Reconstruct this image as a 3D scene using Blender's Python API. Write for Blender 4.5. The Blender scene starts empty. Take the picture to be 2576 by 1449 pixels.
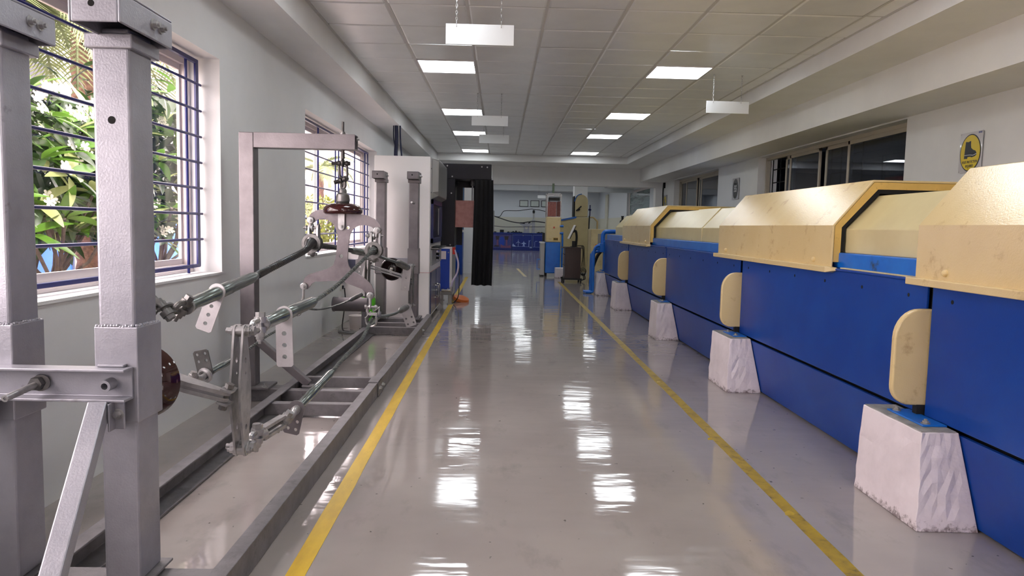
import bpy, math, random
from math import sin, cos, pi, radians, sqrt, atan2
from mathutils import Vector, Matrix
from mathutils.geometry import tessellate_polygon

random.seed(7)
S = bpy.context.scene
COL = S.collection
V = Vector

# ------------------------------------------------------------------ camera, sky, sun, exposure
cam_d = bpy.data.cameras.new('camera')
cam_d.sensor_width = 36.0
cam_d.lens = 36.0 * 1819.0 / 2576.0
cam_d.clip_start = 0.05
cam_d.clip_end = 200
cam = bpy.data.objects.new('camera', cam_d)
COL.objects.link(cam)
YAW, PITCH, ROLL = 0.01794, -0.085094, -0.022188
fw = V((sin(YAW) * cos(PITCH), cos(YAW) * cos(PITCH), sin(PITCH)))
rt = V((cos(YAW), -sin(YAW), 0))
dn = fw.cross(rt)
r2 = cos(ROLL) * rt + sin(ROLL) * dn
d2 = -sin(ROLL) * rt + cos(ROLL) * dn
mw = Matrix((r2, -d2, -fw)).transposed().to_4x4()
mw.translation = V((0, 0, 1.19))
cam.matrix_world = mw
S.camera = cam

world = bpy.data.worlds.new('sky')
S.world = world
world.use_nodes = True
bg = world.node_tree.nodes['Background']
bg.inputs['Color'].default_value = (1.0, 0.83, 0.86, 1)
bg.inputs['Strength'].default_value = 9.5

sun_d = bpy.data.lights.new('sun', 'SUN')
sun_d.energy = 4.5
sun_d.angle = radians(0.6)
sun_d.color = (1.0, 0.95, 0.90)
sun = bpy.data.objects.new('sun', sun_d)
COL.objects.link(sun)
sun.rotation_euler = V((0.42, -0.5, 0.76)).to_track_quat('Z', 'Y').to_euler()

S.view_settings.view_transform = 'Standard'
S.view_settings.look = 'None'
S.view_settings.gamma = 1.0
S.view_settings.use_curve_mapping = False
S.view_settings.exposure = 0.54
LED = 8.5
cy = S.cycles
cy.max_bounces = 8
cy.diffuse_bounces = 4
cy.glossy_bounces = 4
cy.transmission_bounces = 6
cy.transparent_max_bounces = 12
cy.sample_clamp_indirect = 6.0
cy.caustics_reflective = False
cy.caustics_refractive = False

# ------------------------------------------------------------------ materials
def lin(c):
    o = []
    for x in c[:3]:
        x = x / 255.0
        o.append(x / 12.92 if x <= 0.04045 else ((x + 0.055) / 1.055) ** 2.4)
    return (*o, 1.0)

MATS = {}
def mat(name, col, rough=0.5, metal=0.0, col2=None, vscale=6.0, vdet=4.0, vlo=0.4, vhi=0.65, bump=0.0, bscale=80.0,
        stretch=None, rvar=0.0, coat=0.0, emit=0.0, spec=0.5, trans=0.0, dirt=None, dscale=18.0, dlo=0.62, dhi=0.72, foot=0.0):
    m = bpy.data.materials.new(name)
    m.use_nodes = True
    nt = m.node_tree
    N, L = nt.nodes, nt.links
    b = N['Principled BSDF']
    b.inputs['Base Color'].default_value = lin(col)
    b.inputs['Roughness'].default_value = rough
    b.inputs['Metallic'].default_value = metal
    b.inputs['Coat Weight'].default_value = coat
    b.inputs['Specular IOR Level'].default_value = spec
    m.diffuse_color = lin(col)
    tc = N.new('ShaderNodeTexCoord')
    src = tc.outputs['Object']
    if stretch:
        mp = N.new('ShaderNodeMapping')
        mp.inputs['Scale'].default_value = stretch
        L.new(src, mp.inputs['Vector'])
        src = mp.outputs['Vector']
    csock = None
    if col2 is not None:
        nz = N.new('ShaderNodeTexNoise')
        nz.inputs['Scale'].default_value = vscale
        nz.inputs['Detail'].default_value = vdet
        nz.inputs['Roughness'].default_value = 0.6
        L.new(src, nz.inputs['Vector'])
        cr = N.new('ShaderNodeValToRGB')
        cr.color_ramp.elements[0].position = vlo
        cr.color_ramp.elements[1].position = vhi
        cr.color_ramp.elements[0].color = lin(col)
        cr.color_ramp.elements[1].color = lin(col2)
        L.new(nz.outputs['Fac'], cr.inputs['Fac'])
        csock = cr.outputs['Color']
        if rvar:
            mr = N.new('ShaderNodeMapRange')
            mr.inputs['From Min'].default_value = 0.3
            mr.inputs['From Max'].default_value = 0.7
            mr.inputs['To Min'].default_value = max(0.02, rough - rvar)
            mr.inputs['To Max'].default_value = rough + rvar
            L.new(nz.outputs['Fac'], mr.inputs['Value'])
            L.new(mr.outputs['Result'], b.inputs['Roughness'])
    if dirt is not None:
        dz = N.new('ShaderNodeTexNoise')
        dz.inputs['Scale'].default_value = dscale
        dz.inputs['Detail'].default_value = 6.0
        dz.inputs['Roughness'].default_value = 0.7
        L.new(src, dz.inputs['Vector'])
        dr = N.new('ShaderNodeValToRGB')
        dr.color_ramp.elements[0].position = dlo
        dr.color_ramp.elements[1].position = dhi
        L.new(dz.outputs['Fac'], dr.inputs['Fac'])
        mx = N.new('ShaderNodeMix')
        mx.data_type = 'RGBA'
        fac = dr.outputs['Color']
        if foot:   # mop splashes and scuffs only near the foot of the block
            sx = N.new('ShaderNodeSeparateXYZ')
            L.new(tc.outputs['Object'], sx.inputs[0])
            mr2 = N.new('ShaderNodeMapRange')
            mr2.inputs['From Min'].default_value = 0.0
            mr2.inputs['From Max'].default_value = foot
            mr2.inputs['To Min'].default_value = 0.30
            mr2.inputs['To Max'].default_value = -0.06
            L.new(sx.outputs['Z'], mr2.inputs['Value'])
            ad2 = N.new('ShaderNodeMath')
            L.new(dz.outputs['Fac'], ad2.inputs[0])
            L.new(mr2.outputs['Result'], ad2.inputs[1])
            L.new(ad2.outputs[0], dr.inputs['Fac'])
        L.new(fac, mx.inputs[0])
        if csock is not None:
            L.new(csock, mx.inputs[6])
        else:
            mx.inputs[6].default_value = lin(col)
        mx.inputs[7].default_value = lin(dirt)
        csock = mx.outputs[2]
    if csock is not None:
        L.new(csock, b.inputs['Base Color'])
    if bump:
        bz = N.new('ShaderNodeTexNoise')
        bz.inputs['Scale'].default_value = bscale
        bz.inputs['Detail'].default_value = 3.0
        L.new(src, bz.inputs['Vector'])
        bp = N.new('ShaderNodeBump')
        bp.inputs['Strength'].default_value = bump
        bp.inputs['Distance'].default_value = 0.01
        L.new(bz.outputs['Fac'], bp.inputs['Height'])
        L.new(bp.outputs['Normal'], b.inputs['Normal'])
    if emit:
        b.inputs['Emission Color'].default_value = lin(col)
        b.inputs['Emission Strength'].default_value = emit
    if trans:
        tb = N.new('ShaderNodeBsdfTranslucent')
        if csock is not None:
            L.new(csock, tb.inputs['Color'])
        else:
            tb.inputs['Color'].default_value = lin(col)
        ms = N.new('ShaderNodeMixShader')
        ms.inputs[0].default_value = trans
        L.new(b.outputs[0], ms.inputs[1])
        L.new(tb.outputs[0], ms.inputs[2])
        L.new(ms.outputs[0], N['Material Output'].inputs['Surface'])
    MATS[name] = m
    return m

def glass_mat(name, tint=(255, 255, 255), fr=0.04, gain=1.0):
    m = bpy.data.materials.new(name)
    m.use_nodes = True
    nt = m.node_tree
    N, L = nt.nodes, nt.links
    N.remove(N['Principled BSDF'])
    t = N.new('ShaderNodeBsdfTransparent')
    t.inputs['Color'].default_value = lin(tint)
    g = N.new('ShaderNodeBsdfGlossy')
    g.inputs['Roughness'].default_value = 0.01
    lw = N.new('ShaderNodeLayerWeight')
    lw.inputs['Blend'].default_value = 0.5
    pw = N.new('ShaderNodeMath')
    pw.operation = 'POWER'
    pw.inputs[1].default_value = 5.0
    L.new(lw.outputs['Facing'], pw.inputs[0])
    ml = N.new('ShaderNodeMath')
    ml.operation = 'MULTIPLY_ADD'
    ml.inputs[1].default_value = 0.5 * gain
    ml.inputs[2].default_value = fr * gain
    ml.use_clamp = True
    L.new(pw.outputs[0], ml.inputs[0])
    x = N.new('ShaderNodeMixShader')
    L.new(ml.outputs[0], x.inputs[0])
    L.new(t.outputs[0], x.inputs[1])
    L.new(g.outputs[0], x.inputs[2])
    L.new(x.outputs[0], N['Material Output'].inputs['Surface'])
    return m

WALL = mat('wall_paint', (224, 225, 225), 0.55, col2=(218, 219, 219), vscale=1.5, bump=0.06, bscale=90)
BEAM = mat('beam_paint', (236, 236, 235), 0.6, col2=(231, 231, 230), vscale=2, bump=0.05, bscale=60)
FARW = mat('far_wall_paint', (206, 210, 214), 0.6)
WAINS = mat('wainscot_paint', (205, 203, 186), 0.55)
CEIL = mat('brushed_ceiling_tile', (238, 239, 238), 0.28, 0.15, col2=(233, 234, 233), vscale=3, bump=0.02, bscale=5)
GRID = mat('ceiling_grid', (200, 199, 196), 0.5, 0.0)
STEEL = mat('grey_painted_steel', (168, 168, 176), 0.42, 0.5, col2=(154, 154, 162), vscale=5, bump=0.10, bscale=160, dirt=(108, 106, 106), dscale=7, dlo=0.66, dhi=0.8)
STEELP = mat('grey_floor_rail_steel', (126, 123, 126), 0.5, 0.3, col2=(108, 105, 108), vscale=9, bump=0.1, bscale=120, dirt=(92, 90, 92), dscale=14, dlo=0.58, dhi=0.72)
GALV = mat('galvanised_steel', (178, 177, 177), 0.34, 0.65, col2=(150, 149, 150), vscale=16, bump=0.05, bscale=140, rvar=0.06)
GALVD = mat('dull_galvanised_steel', (118, 117, 116), 0.4, 0.75, col2=(92, 91, 90), vscale=18, bump=0.06, bscale=100)
ALU = mat('aluminium_tube', (150, 160, 156), 0.22, 0.9, col2=(128, 138, 134), vscale=12, rvar=0.05)
PADM = mat('bright_terminal_plate', (206, 202, 204), 0.36, 0.3, col2=(190, 186, 189), vscale=9, bump=0.04, bscale=80)
STEELG = mat('mottled_grey_steel', (124, 119, 122), 0.42, 0.5, col2=(106, 101, 104), vscale=4, bump=0.06, bscale=120, dirt=(112, 108, 110), dscale=5, dlo=0.6, dhi=0.75)
PLATE = mat('yoke_plate_steel', (124, 117, 120), 0.38, 0.55, col2=(104, 98, 101), vscale=7, bump=0.05, bscale=60)
DARKST = mat('dark_forged_steel', (78, 76, 75), 0.4, 0.7, col2=(58, 56, 55), vscale=20)
CABLE = mat('stranded_cable', (112, 116, 114), 0.35, 0.8)
CABLED = mat('dark_armour_rod', (84, 85, 86), 0.35, 0.8)
PORC = mat('brown_porcelain', (46, 14, 14), 0.07, 0.0, coat=0.35, spec=0.45)
BLACK = mat('black_rubber', (16, 16, 17), 0.6)
GAP = mat('gap_shade_and_black_paint', (10, 10, 12), 0.8)  # flat black: painted shade in gaps, plain black paint on other parts
HOLE = mat('dark_hole', (8, 8, 8), 0.9)
BLUEP = mat('navy_blue_panel', (10, 56, 138), 0.36, 0.0, spec=0.3, col2=(16, 64, 146), vscale=3, bump=0.03, bscale=220, dirt=(40, 74, 140), dscale=5, dlo=0.66, dhi=0.85)
BLUEB = mat('bright_blue_paint', (16, 98, 190), 0.3, 0.0, col2=(24, 110, 200), vscale=6, dirt=(34, 44, 54), dscale=5, dlo=0.63, dhi=0.74)
NAVY = mat('navy_grille_paint', (16, 24, 92), 0.35)
YEL = mat('cream_yellow_paint', (214, 192, 142), 0.22, 0.0, col2=(210, 186, 134), vscale=2.5, bump=0.10, bscale=140, dirt=(176, 148, 104), dscale=7, dlo=0.58, dhi=0.74)
YELE = mat('ochre_hood_edge', (216, 180, 100), 0.4, 0.0, col2=(204, 168, 92), vscale=9, dirt=(150, 116, 66), dscale=16, dlo=0.6, dhi=0.75)
YELI = mat('pale_yellow_inner_cover', (208, 194, 146), 0.3, 0.0, col2=(200, 184, 136), vscale=3, dirt=(166, 144, 102), dscale=8, dlo=0.64, dhi=0.8)
CONC = mat('whitewashed_concrete', (226, 216, 220), 0.7, col2=(214, 204, 208), vscale=5, bump=0.5, bscale=22, dirt=(128, 114, 116), dscale=38, dlo=0.66, dhi=0.86, foot=.07)
CONCT = mat('bare_cement', (150, 148, 144), 0.8, col2=(120, 118, 115), vscale=14, bump=0.4, bscale=50)
WHITE = mat('white_enamel', (228, 224, 224), 0.35, bump=0.02, bscale=40)
BOARD = mat('white_sign_board', (232, 236, 238), 0.3)
GREYP = mat('grey_enamel', (150, 150, 148), 0.3, 0.3)
SILV = mat('polished_silver', (190, 186, 178), 0.15, 1.0)
CREAM = mat('cream_aluminium', (222, 212, 208), 0.4, 0.0)
TAPE = mat('yellow_floor_tape', (206, 172, 40), 0.4, col2=(186, 152, 36), vscale=12, stretch=(1, .3, 1), dirt=(120, 100, 40), dscale=20, dlo=0.62, dhi=0.75, spec=0.4)
TAPED = mat('worn_yellow_tape', (164, 138, 36), 0.4, col2=(140, 116, 36), vscale=16, dirt=(84, 74, 40), dscale=16, dlo=0.56, dhi=0.72, spec=0.4)
NVBLK = mat('black_panel', (20, 18, 27), 0.4, spec=0.3, col2=(16, 14, 22), vscale=6)
CLOTH = mat('black_curtain_cloth', (11, 10, 12), 0.9, bump=0.1, bscale=300)
PINK = mat('copper_pink_plate', (204, 146, 140), 0.45, 0.1, col2=(190, 130, 126), vscale=14, dirt=(206, 160, 152), dscale=20)
BLUEC = mat('royal_blue_enamel', (10, 60, 170), 0.35)
DKBLU = mat('dark_blue_glass', (18, 22, 66), 0.08, 0.0, coat=0.5)
BROWN = mat('dark_brown_laminate', (62, 44, 42), 0.4, col2=(50, 36, 34), vscale=10, stretch=(8, 8, 1))
GLASS = glass_mat('window_glass', (250, 252, 250), gain=1.0)
GLASSD = glass_mat('tinted_glass', (168, 182, 204), gain=2.2)
ALUF = mat('beige_aluminium_frame', (176, 168, 152), 0.4, 0.1)
ACRYL = glass_mat('clear_acrylic', (240, 242, 242), gain=1.0)
LEDM = mat('led_diffuser', (246, 251, 255), 0.5, emit=LED)
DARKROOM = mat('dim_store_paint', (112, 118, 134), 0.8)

# ------------------------------------------------------------------ geometry collector
def basis(d):
    d = V(d).normalized()
    a = V((0, 0, 1)) if abs(d.z) < 0.9 else V((1, 0, 0))
    u = d.cross(a).normalized()
    return u, d.cross(u).normalized(), d

class G:
    def __init__(s):
        s.v, s.f = [], []
    def add(s, vs, fs):
        o = len(s.v)
        s.v += [tuple(p) for p in vs]
        s.f += [tuple(i + o for i in f) for f in fs]
        return s
    def box(s, x0, x1, y0, y1, z0, z1):
        return s.add([(x0, y0, z0), (x1, y0, z0), (x1, y1, z0), (x0, y1, z0), (x0, y0, z1), (x1, y0, z1), (x1, y1, z1), (x0, y1, z1)],
                     [(0, 3, 2, 1), (4, 5, 6, 7), (0, 1, 5, 4), (1, 2, 6, 5), (2, 3, 7, 6), (3, 0, 4, 7)])
    def bar(s, p0, p1, w, h, up=(0, 0, 1)):
        p0, p1 = V(p0), V(p1)
        d = (p1 - p0).normalized()
        x = d.cross(V(up)).normalized()
        y = x.cross(d).normalized()
        vs = []
        for p in (p0, p1):
            for a, b in ((-1, -1), (1, -1), (1, 1), (-1, 1)):
                vs.append(p + x * a * w / 2 + y * b * h / 2)
        return s.add(vs, [(0, 1, 2, 3), (7, 6, 5, 4), (0, 4, 5, 1), (1, 5, 6, 2), (2, 6, 7, 3), (3, 7, 4, 0)])
    def cyl(s, p0, p1, r0, r1=None, n=16, caps=True, ph=0.0):
        p0, p1 = V(p0), V(p1)
        r1 = r0 if r1 is None else r1
        u, w, d = basis(p1 - p0)
        vs = []
        for p, r in ((p0, r0), (p1, r1)):
            for i in range(n):
                a = 2 * pi * i / n + ph
                vs.append(p + (u * cos(a) + w * sin(a)) * r)
        fs = [(i, (i + 1) % n, n + (i + 1) % n, n + i) for i in range(n)]
        if caps:
            fs += [tuple(range(n - 1, -1, -1)), tuple(range(n, 2 * n))]
        return s.add(vs, fs)
    def ring(s, p0, p1, ro, ri, n=24):
        p0, p1 = V(p0), V(p1)
        u, w, d = basis(p1 - p0)
        vs = []
        for p in (p0, p1):
            for r in (ro, ri):
                for i in range(n):
                    a = 2 * pi * i / n
                    vs.append(p + (u * cos(a) + w * sin(a)) * r)
        fs = []
        for i in range(n):
            j = (i + 1) % n
            fs += [(i, j, 2 * n + j, 2 * n + i), (n + j, n + i, 3 * n + i, 3 * n + j), (j, i, n + i, n + j), (2 * n + i, 2 * n + j, 3 * n + j, 3 * n + i)]
        return s.add(vs, fs)
    def tube(s, pts, r, n=10, closed=False, lobes=0, amp=0.0, pitch=0.1, rr=None):
        pts = [V(p) for p in pts]
        m = len(pts)
        vs = []
        dist = 0.0
        u = None
        for k in range(m):
            a = pts[k - 1] if (k > 0 or closed) else pts[k]
            b = pts[(k + 1) % m] if (k < m - 1 or closed) else pts[k]
            d = (b - a).normalized()
            if u is None:
                u, w, _ = basis(d)
            else:
                u = (u - d * u.dot(d)).normalized()
                w = d.cross(u)
            if k:
                dist += (pts[k] - pts[k - 1]).length
            rad = rr[k] if rr else r
            tw = dist / pitch * 2 * pi if lobes else 0
            for i in range(n):
                t = 2 * pi * i / n
                q = rad
                if lobes:
                    q = rad * (1 - amp * (0.5 + 0.5 * cos(lobes * t)))
                vs.append(pts[k] + (u * cos(t + tw) + w * sin(t + tw)) * q)
        fs = []
        for k in range(m if closed else m - 1):
            a, b = k * n, ((k + 1) % m) * n
            for i in range(n):
                j = (i + 1) % n
                fs.append((a + i, a + j, b + j, b + i))
        if not closed:
            fs += [tuple(range(n - 1, -1, -1)), tuple(range((m - 1) * n, m * n))]
        return s.add(vs, fs)
    def lathe(s, prof, o, axis=(0, 0, 1), n=28):
        o = V(o)
        u, w, d = basis(axis)
        vs = []
        for r, h in prof:
            for i in range(n):
                t = 2 * pi * i / n
                vs.append(o + d * h + (u * cos(t) + w * sin(t)) * max(r, 1e-4))
        fs = []
        for k in range(len(prof) - 1):
            for i in range(n):
                j = (i + 1) % n
                fs.append((k * n + i, k * n + j, (k + 1) * n + j, (k + 1) * n + i))
        fs += [tuple(range(n - 1, -1, -1)), tuple(range((len(prof) - 1) * n, len(prof) * n))]
        return s.add(vs, fs)
    def prism(s, poly, o, ux, uy, th, holes=()):
        """outline in a plane (o, ux, uy) extruded by th along ux x uy; round holes given as (x, y, r)"""
        o, ux, uy = V(o), V(ux).normalized(), V(uy).normalized()
        nz = ux.cross(uy).normalized()
        loops = [[V((x, y, 0)) for x, y in poly]]
        for hx, hy, hr in holes:
            loops.append([V((hx + hr * cos(2 * pi * i / 12), hy + hr * sin(2 * pi * i / 12), 0)) for i in range(12)])
        flat = [p for lp in loops for p in lp]
        nf = len(flat)
        vs = [o + ux * p.x + uy * p.y for p in flat] + [o + ux * p.x + uy * p.y + nz * th for p in flat]
        if holes:
            tris = tessellate_polygon(loops)
        else:
            tris = [tuple(range(nf))]
        fs = []
        for t in tris:
            fs.append(tuple(i + nf for i in t))
            fs.append(tuple(reversed(t)))
        k = 0
        for lp in loops:
            n = len(lp)
            for i in range(n):
                a, b = k + i, k + (i + 1) % n
                fs.append((a, b, b + nf, a + nf))
            k += n
        return s.add(vs, fs)
    def torus(s, c, nrm, R, r, n=20, m=8, a0=0, a1=2 * pi):
        u, w, d = basis(nrm)
        c = V(c)
        full = abs(a1 - a0 - 2 * pi) < 1e-6
        cnt = n if full else n + 1
        pts = [c + (u * cos(a0 + (a1 - a0) * i / n) + w * sin(a0 + (a1 - a0) * i / n)) * R for i in range(cnt)]
        return s.tube(pts, r, m, closed=full)
    def sphere(s, c, r, n=14, m=8, sz=1.0):
        return s.lathe([(r * sin(pi * k / m), -r * sz * cos(pi * k / m)) for k in range(m + 1)], c, (0, 0, 1), n)
    def bolt(s, p, d, r, l, tail=0.0):
        """hexagon head seen from d, washer below; optional threaded tail the other way"""
        p, d = V(p), V(d).normalized()
        s.cyl(p, p + d * l * 0.25, r * 1.5, n=14)
        s.cyl(p + d * l * 0.25, p + d * l, r, n=6)
        s.cyl(p + d * l, p + d * l * 1.5, r * 0.55, n=10)
        if tail:
            s.cyl(p, p - d * tail, r * 0.55, n=10)
            s.cyl(p - d * tail * 0.6, p - d * tail * 0.85, r, n=6)
        return s
    def mesh(s, name, smooth=True, ang=38):
        me = bpy.data.meshes.new(name)
        me.from_pydata(s.v, [], s.f)
        me.update()
        if smooth:
            me.polygons.foreach_set('use_smooth', [True] * len(me.polygons))
            me.set_sharp_from_angle(angle=radians(ang))
        return me
    def obj(s, name, m, parent=None, bevel=0.0, seg=2, label=None, smooth=True, fix=False):
        import bmesh
        me = s.mesh(name, smooth and not bevel)
        if fix:
            bm = bmesh.new(); bm.from_mesh(me)
            bmesh.ops.recalc_face_normals(bm, faces=bm.faces)
            bm.to_mesh(me); bm.free()
        return link(name, me, m, parent, bevel, seg, label)

LOCAL = set()
def link(name, me, m, parent=None, bevel=0.0, seg=2, label=None):
    if m is not None and not me.materials:
        me.materials.append(m)
    o = bpy.data.objects.new(name, me)
    COL.objects.link(o)
    if parent is not None:
        o.parent = parent
        if parent.type == 'EMPTY' and parent.name not in LOCAL:
            o.matrix_parent_inverse = Matrix.Translation(-parent.location)
    if bevel:
        b = o.modifiers.new('bevel', 'BEVEL')
        b.width = bevel
        b.segments = seg
        b.limit_method = 'ANGLE'
        b.angle_limit = radians(40)
    if label:
        o['label'] = label
    return o

def thing(name, label, cat, loc, group=None, local=False):
    e = bpy.data.objects.new(name, None)
    e.empty_display_size = 0.05
    COL.objects.link(e)
    e.location = loc
    e['label'] = label
    e['category'] = cat
    if group:
        e['group'] = group
    if local:
        LOCAL.add(e.name)
    return e

def tag(o, label, cat, group=None):
    o['label'] = label
    o['category'] = cat
    if group:
        o['group'] = group
    return o

def struct(o):
    o['kind'] = 'structure'
    return o

def dup(root, loc, label=None):
    r = root.copy()
    COL.objects.link(r)
    r.location = loc
    if label:
        r['label'] = label
    for ch in list(root.children):
        c = ch.copy()
        COL.objects.link(c)
        c.parent = r
        for g in list(ch.children):
            d = g.copy()
            COL.objects.link(d)
            d.parent = c
    return r

def smoothpath(pts, n=8):
    """Catmull-Rom through the points"""
    P = [V(p) for p in pts]
    out = []
    for i in range(len(P) - 1):
        p0, p1, p2, p3 = P[max(i - 1, 0)], P[i], P[i + 1], P[min(i + 2, len(P) - 1)]
        for k in range(n):
            t = k / n
            out.append(0.5 * ((2 * p1) + (p2 - p0) * t + (2 * p0 - 5 * p1 + 4 * p2 - p3) * t * t + (3 * p1 - p0 - 3 * p2 + p3) * t ** 3))
    out.append(P[-1])
    return out

X, Y, Z = V((1, 0, 0)), V((0, 1, 0)), V((0, 0, 1))
# ------------------------------------------------------------------ floor
def floor_mat():
    m = bpy.data.materials.new('polished_epoxy_floor')
    m.use_nodes = True
    nt = m.node_tree
    N, L = nt.nodes, nt.links
    b = N['Principled BSDF']
    tc = N.new('ShaderNodeTexCoord')
    def noise(sc, det, rough, scale=(1, 1, 1)):
        mp = N.new('ShaderNodeMapping')
        mp.inputs['Scale'].default_value = scale
        L.new(tc.outputs['Object'], mp.inputs['Vector'])
        n = N.new('ShaderNodeTexNoise')
        n.inputs['Scale'].default_value = sc
        n.inputs['Detail'].default_value = det
        n.inputs['Roughness'].default_value = rough
        L.new(mp.outputs['Vector'], n.inputs['Vector'])
        return n.outputs['Fac']
    def ramp(s, p0, p1, c0, c1):
        r = N.new('ShaderNodeValToRGB')
        r.color_ramp.elements[0].position = p0
        r.color_ramp.elements[1].position = p1
        r.color_ramp.elements[0].color = c0
        r.color_ramp.elements[1].color = c1
        L.new(s, r.inputs['Fac'])
        return r.outputs['Color']
    def mix(f, a, c, blend='MIX'):
        x = N.new('ShaderNodeMix')
        x.data_type = 'RGBA'
        x.blend_type = blend
        L.new(f, x.inputs[0]) if not isinstance(f, float) else None
        if isinstance(f, float):
            x.inputs[0].default_value = f
        L.new(a, x.inputs[6])
        if isinstance(c, tuple):
            x.inputs[7].default_value = c
        else:
            L.new(c, x.inputs[7])
        return x.outputs[2]
    base = ramp(noise(1.1, 4, .55), .35, .68, lin((148, 140, 137)), lin((160, 152, 148)))
    blot = ramp(noise(5, 6, .65, (1, .45, 1)), .56, .78, (0, 0, 0, 1), (1, 1, 1, 1))
    c = mix(blot, base, lin((136, 130, 126)))
    speck = ramp(noise(30, 2, .5), .735, .76, (0, 0, 0, 1), (1, 1, 1, 1))
    c = mix(speck, c, lin((96, 92, 88)))
    scr = ramp(noise(9, 7, .75, (7, .35, 1)), .68, .72, (0, 0, 0, 1), (.4, .4, .4, 1))
    c = mix(scr, c, lin((128, 124, 120)))
    L.new(c, b.inputs['Base Color'])
    b.inputs['Roughness'].default_value = 0.1
    rr = N.new('ShaderNodeMapRange')
    rr.inputs['From Min'].default_value = .3
    rr.inputs['From Max'].default_value = .7
    rr.inputs['To Min'].default_value = .03
    rr.inputs['To Max'].default_value = .12
    L.new(noise(2.2, 4, .6), rr.inputs['Value'])
    L.new(rr.outputs['Result'], b.inputs['Roughness'])
    b.inputs['Specular IOR Level'].default_value = 0.95
    w1 = noise(2.6, 2.0, .5, (.8, 2.4, 1))
    w2 = noise(9, 2.0, .5, (.6, 1.8, 1))
    ad = N.new('ShaderNodeMath')
    ad.operation = 'MULTIPLY_ADD'
    ad.inputs[1].default_value = .22
    L.new(w2, ad.inputs[0])
    L.new(w1, ad.inputs[2])
    bp = N.new('ShaderNodeBump')
    bp.inputs['Strength'].default_value = 0.5
    bp.inputs['Distance'].default_value = 0.0045
    L.new(ad.outputs[0], bp.inputs['Height'])
    L.new(bp.outputs['Normal'], b.inputs['Normal'])
    return m

fl = struct(G().box(-2.12, 7.2, -3.2, 37.3, -0.12, 0).obj('floor', floor_mat()))

# ------------------------------------------------------------------ walls
w = G()
XW = -1.84
XO = -2.12
W1 = (0.7, 4.82, 0.846, 2.225)
W2 = (6.88, 10.83, 0.862, 2.24)
ys = -3.2
W0 = (-2.9, -.2, .846, 2.225)
for (a, b_, z0, z1) in (W0, W1, W2):
    w.box(XO, XW, ys, a, 0, 2.95)
    w.box(XO, XW, a, b_, 0, z0)
    w.box(XO, XW, a, b_, z1, 2.95)
    ys = b_
w.box(XO, XW, ys, 18.0, 0, 2.95)
struct(w.obj('wall_left', WALL))
w = G()
w.box(4.0, 4.3, -3.2, 7.2, 0, 2.95).box(4.0, 4.3, 7.2, 11.33, 0, 1.1).box(4.0, 4.3, 11.33, 13.4, 0, 2.95)
w.box(4.0, 4.3, 13.4, 16.8, 0, 1.1).box(4.0, 4.3, 16.8, 18.0, 0, 2.95)
w.box(4.0, 4.3, 7.2, 11.33, 2.335, 2.95).box(4.0, 4.3, 13.4, 16.8, 2.335, 2.95)
struct(w.obj('wall_right', WALL))
struct(G().box(-2.12, .8, -3.4, -3.2, 0, 2.95).box(2.0, 4.3, -3.4, -3.2, 0, 2.95).box(.8, 2.0, -3.4, -3.2, 0, 1.0).box(.8, 2.0, -3.4, -3.2, 2.1, 2.95).obj('wall_back', WALL))
# store room behind the right wall
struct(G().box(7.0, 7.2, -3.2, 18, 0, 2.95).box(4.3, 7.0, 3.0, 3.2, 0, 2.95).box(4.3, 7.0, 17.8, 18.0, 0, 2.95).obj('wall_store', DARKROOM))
# end wall with its wide opening
struct(G().box(-2.12, -0.6, 18.0, 18.25, 0, 2.95).box(3.83, 4.3, 18.0, 18.25, 0, 2.95).box(-0.6, 3.83, 18.0, 18.25, 2.225, 2.95).obj('wall_end', BEAM))
# far hall
struct(G().box(-2.4, 5.3, 37.0, 37.3, 1.66, 3.2).obj('wall_far', FARW))
struct(G().box(-2.4, 5.3, 36.98, 37.3, 0, 1.66).obj('baseboard_far', WAINS))
w = G()
w.box(5.0, 5.3, 18.25, 24.4, 1.66, 3.2).box(5.0, 5.3, 28.8, 37, 1.66, 3.2).box(5.0, 5.3, 24.4, 28.8, 2.66, 3.2)
struct(w.obj('wall_far_right', FARW))
struct(G().box(4.985, 5.3, 18.25, 37, 0, 1.64).box(4.98, 5.3, 18.25, 37, 1.64, 1.66).obj('baseboard_far_right', WAINS))
struct(G().box(-2.4, -2.12, 18.25, 37.3, 0, 3.2).box(4.3, 5.3, 18.05, 18.25, 0, 3.2).obj('wall_far_left', FARW))
struct(G().box(4.93, 4.985, 33.6, 34.3, 1.2, 2.75).obj('trim_7', WAINS))
struct(G().box(2.22, 2.62, 22.0, 22.4, 0, 2.95).obj('trim_6', BEAM))
# ceiling slab and the suspended tiles
ceil = struct(G().box(-2.12, 7.2, -3.4, 18.25, 2.95, 3.15).box(-2.4, 5.3, 18.25, 37.3, 2.98, 3.2).obj('ceiling', BEAM))
struct(G().box(-1.84, -1.48, -3.2, 18.0, 2.60, 2.96).obj('trim_1', BEAM))
struct(G().box(2.88, 3.43, -3.2, 18.0, 2.665, 2.96).obj('trim_2', BEAM))
struct(G().box(3.43, 4.3, -3.2, 18.0, 2.35, 2.96).obj('trim_3', BEAM))
struct(G().box(-1.48, 2.88, 16.7, 18.0, 2.665, 2.96).obj('trim_4', BEAM))
struct(G().box(-2.12, 5.0, 21.4, 21.8, 2.62, 3.0).box(-2.12, 5.0, 27.4, 27.8, 2.55, 3.0).box(3.9, 5.0, 21.8, 27.4, 2.7, 3.0).obj('trim_5', FARW))

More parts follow.
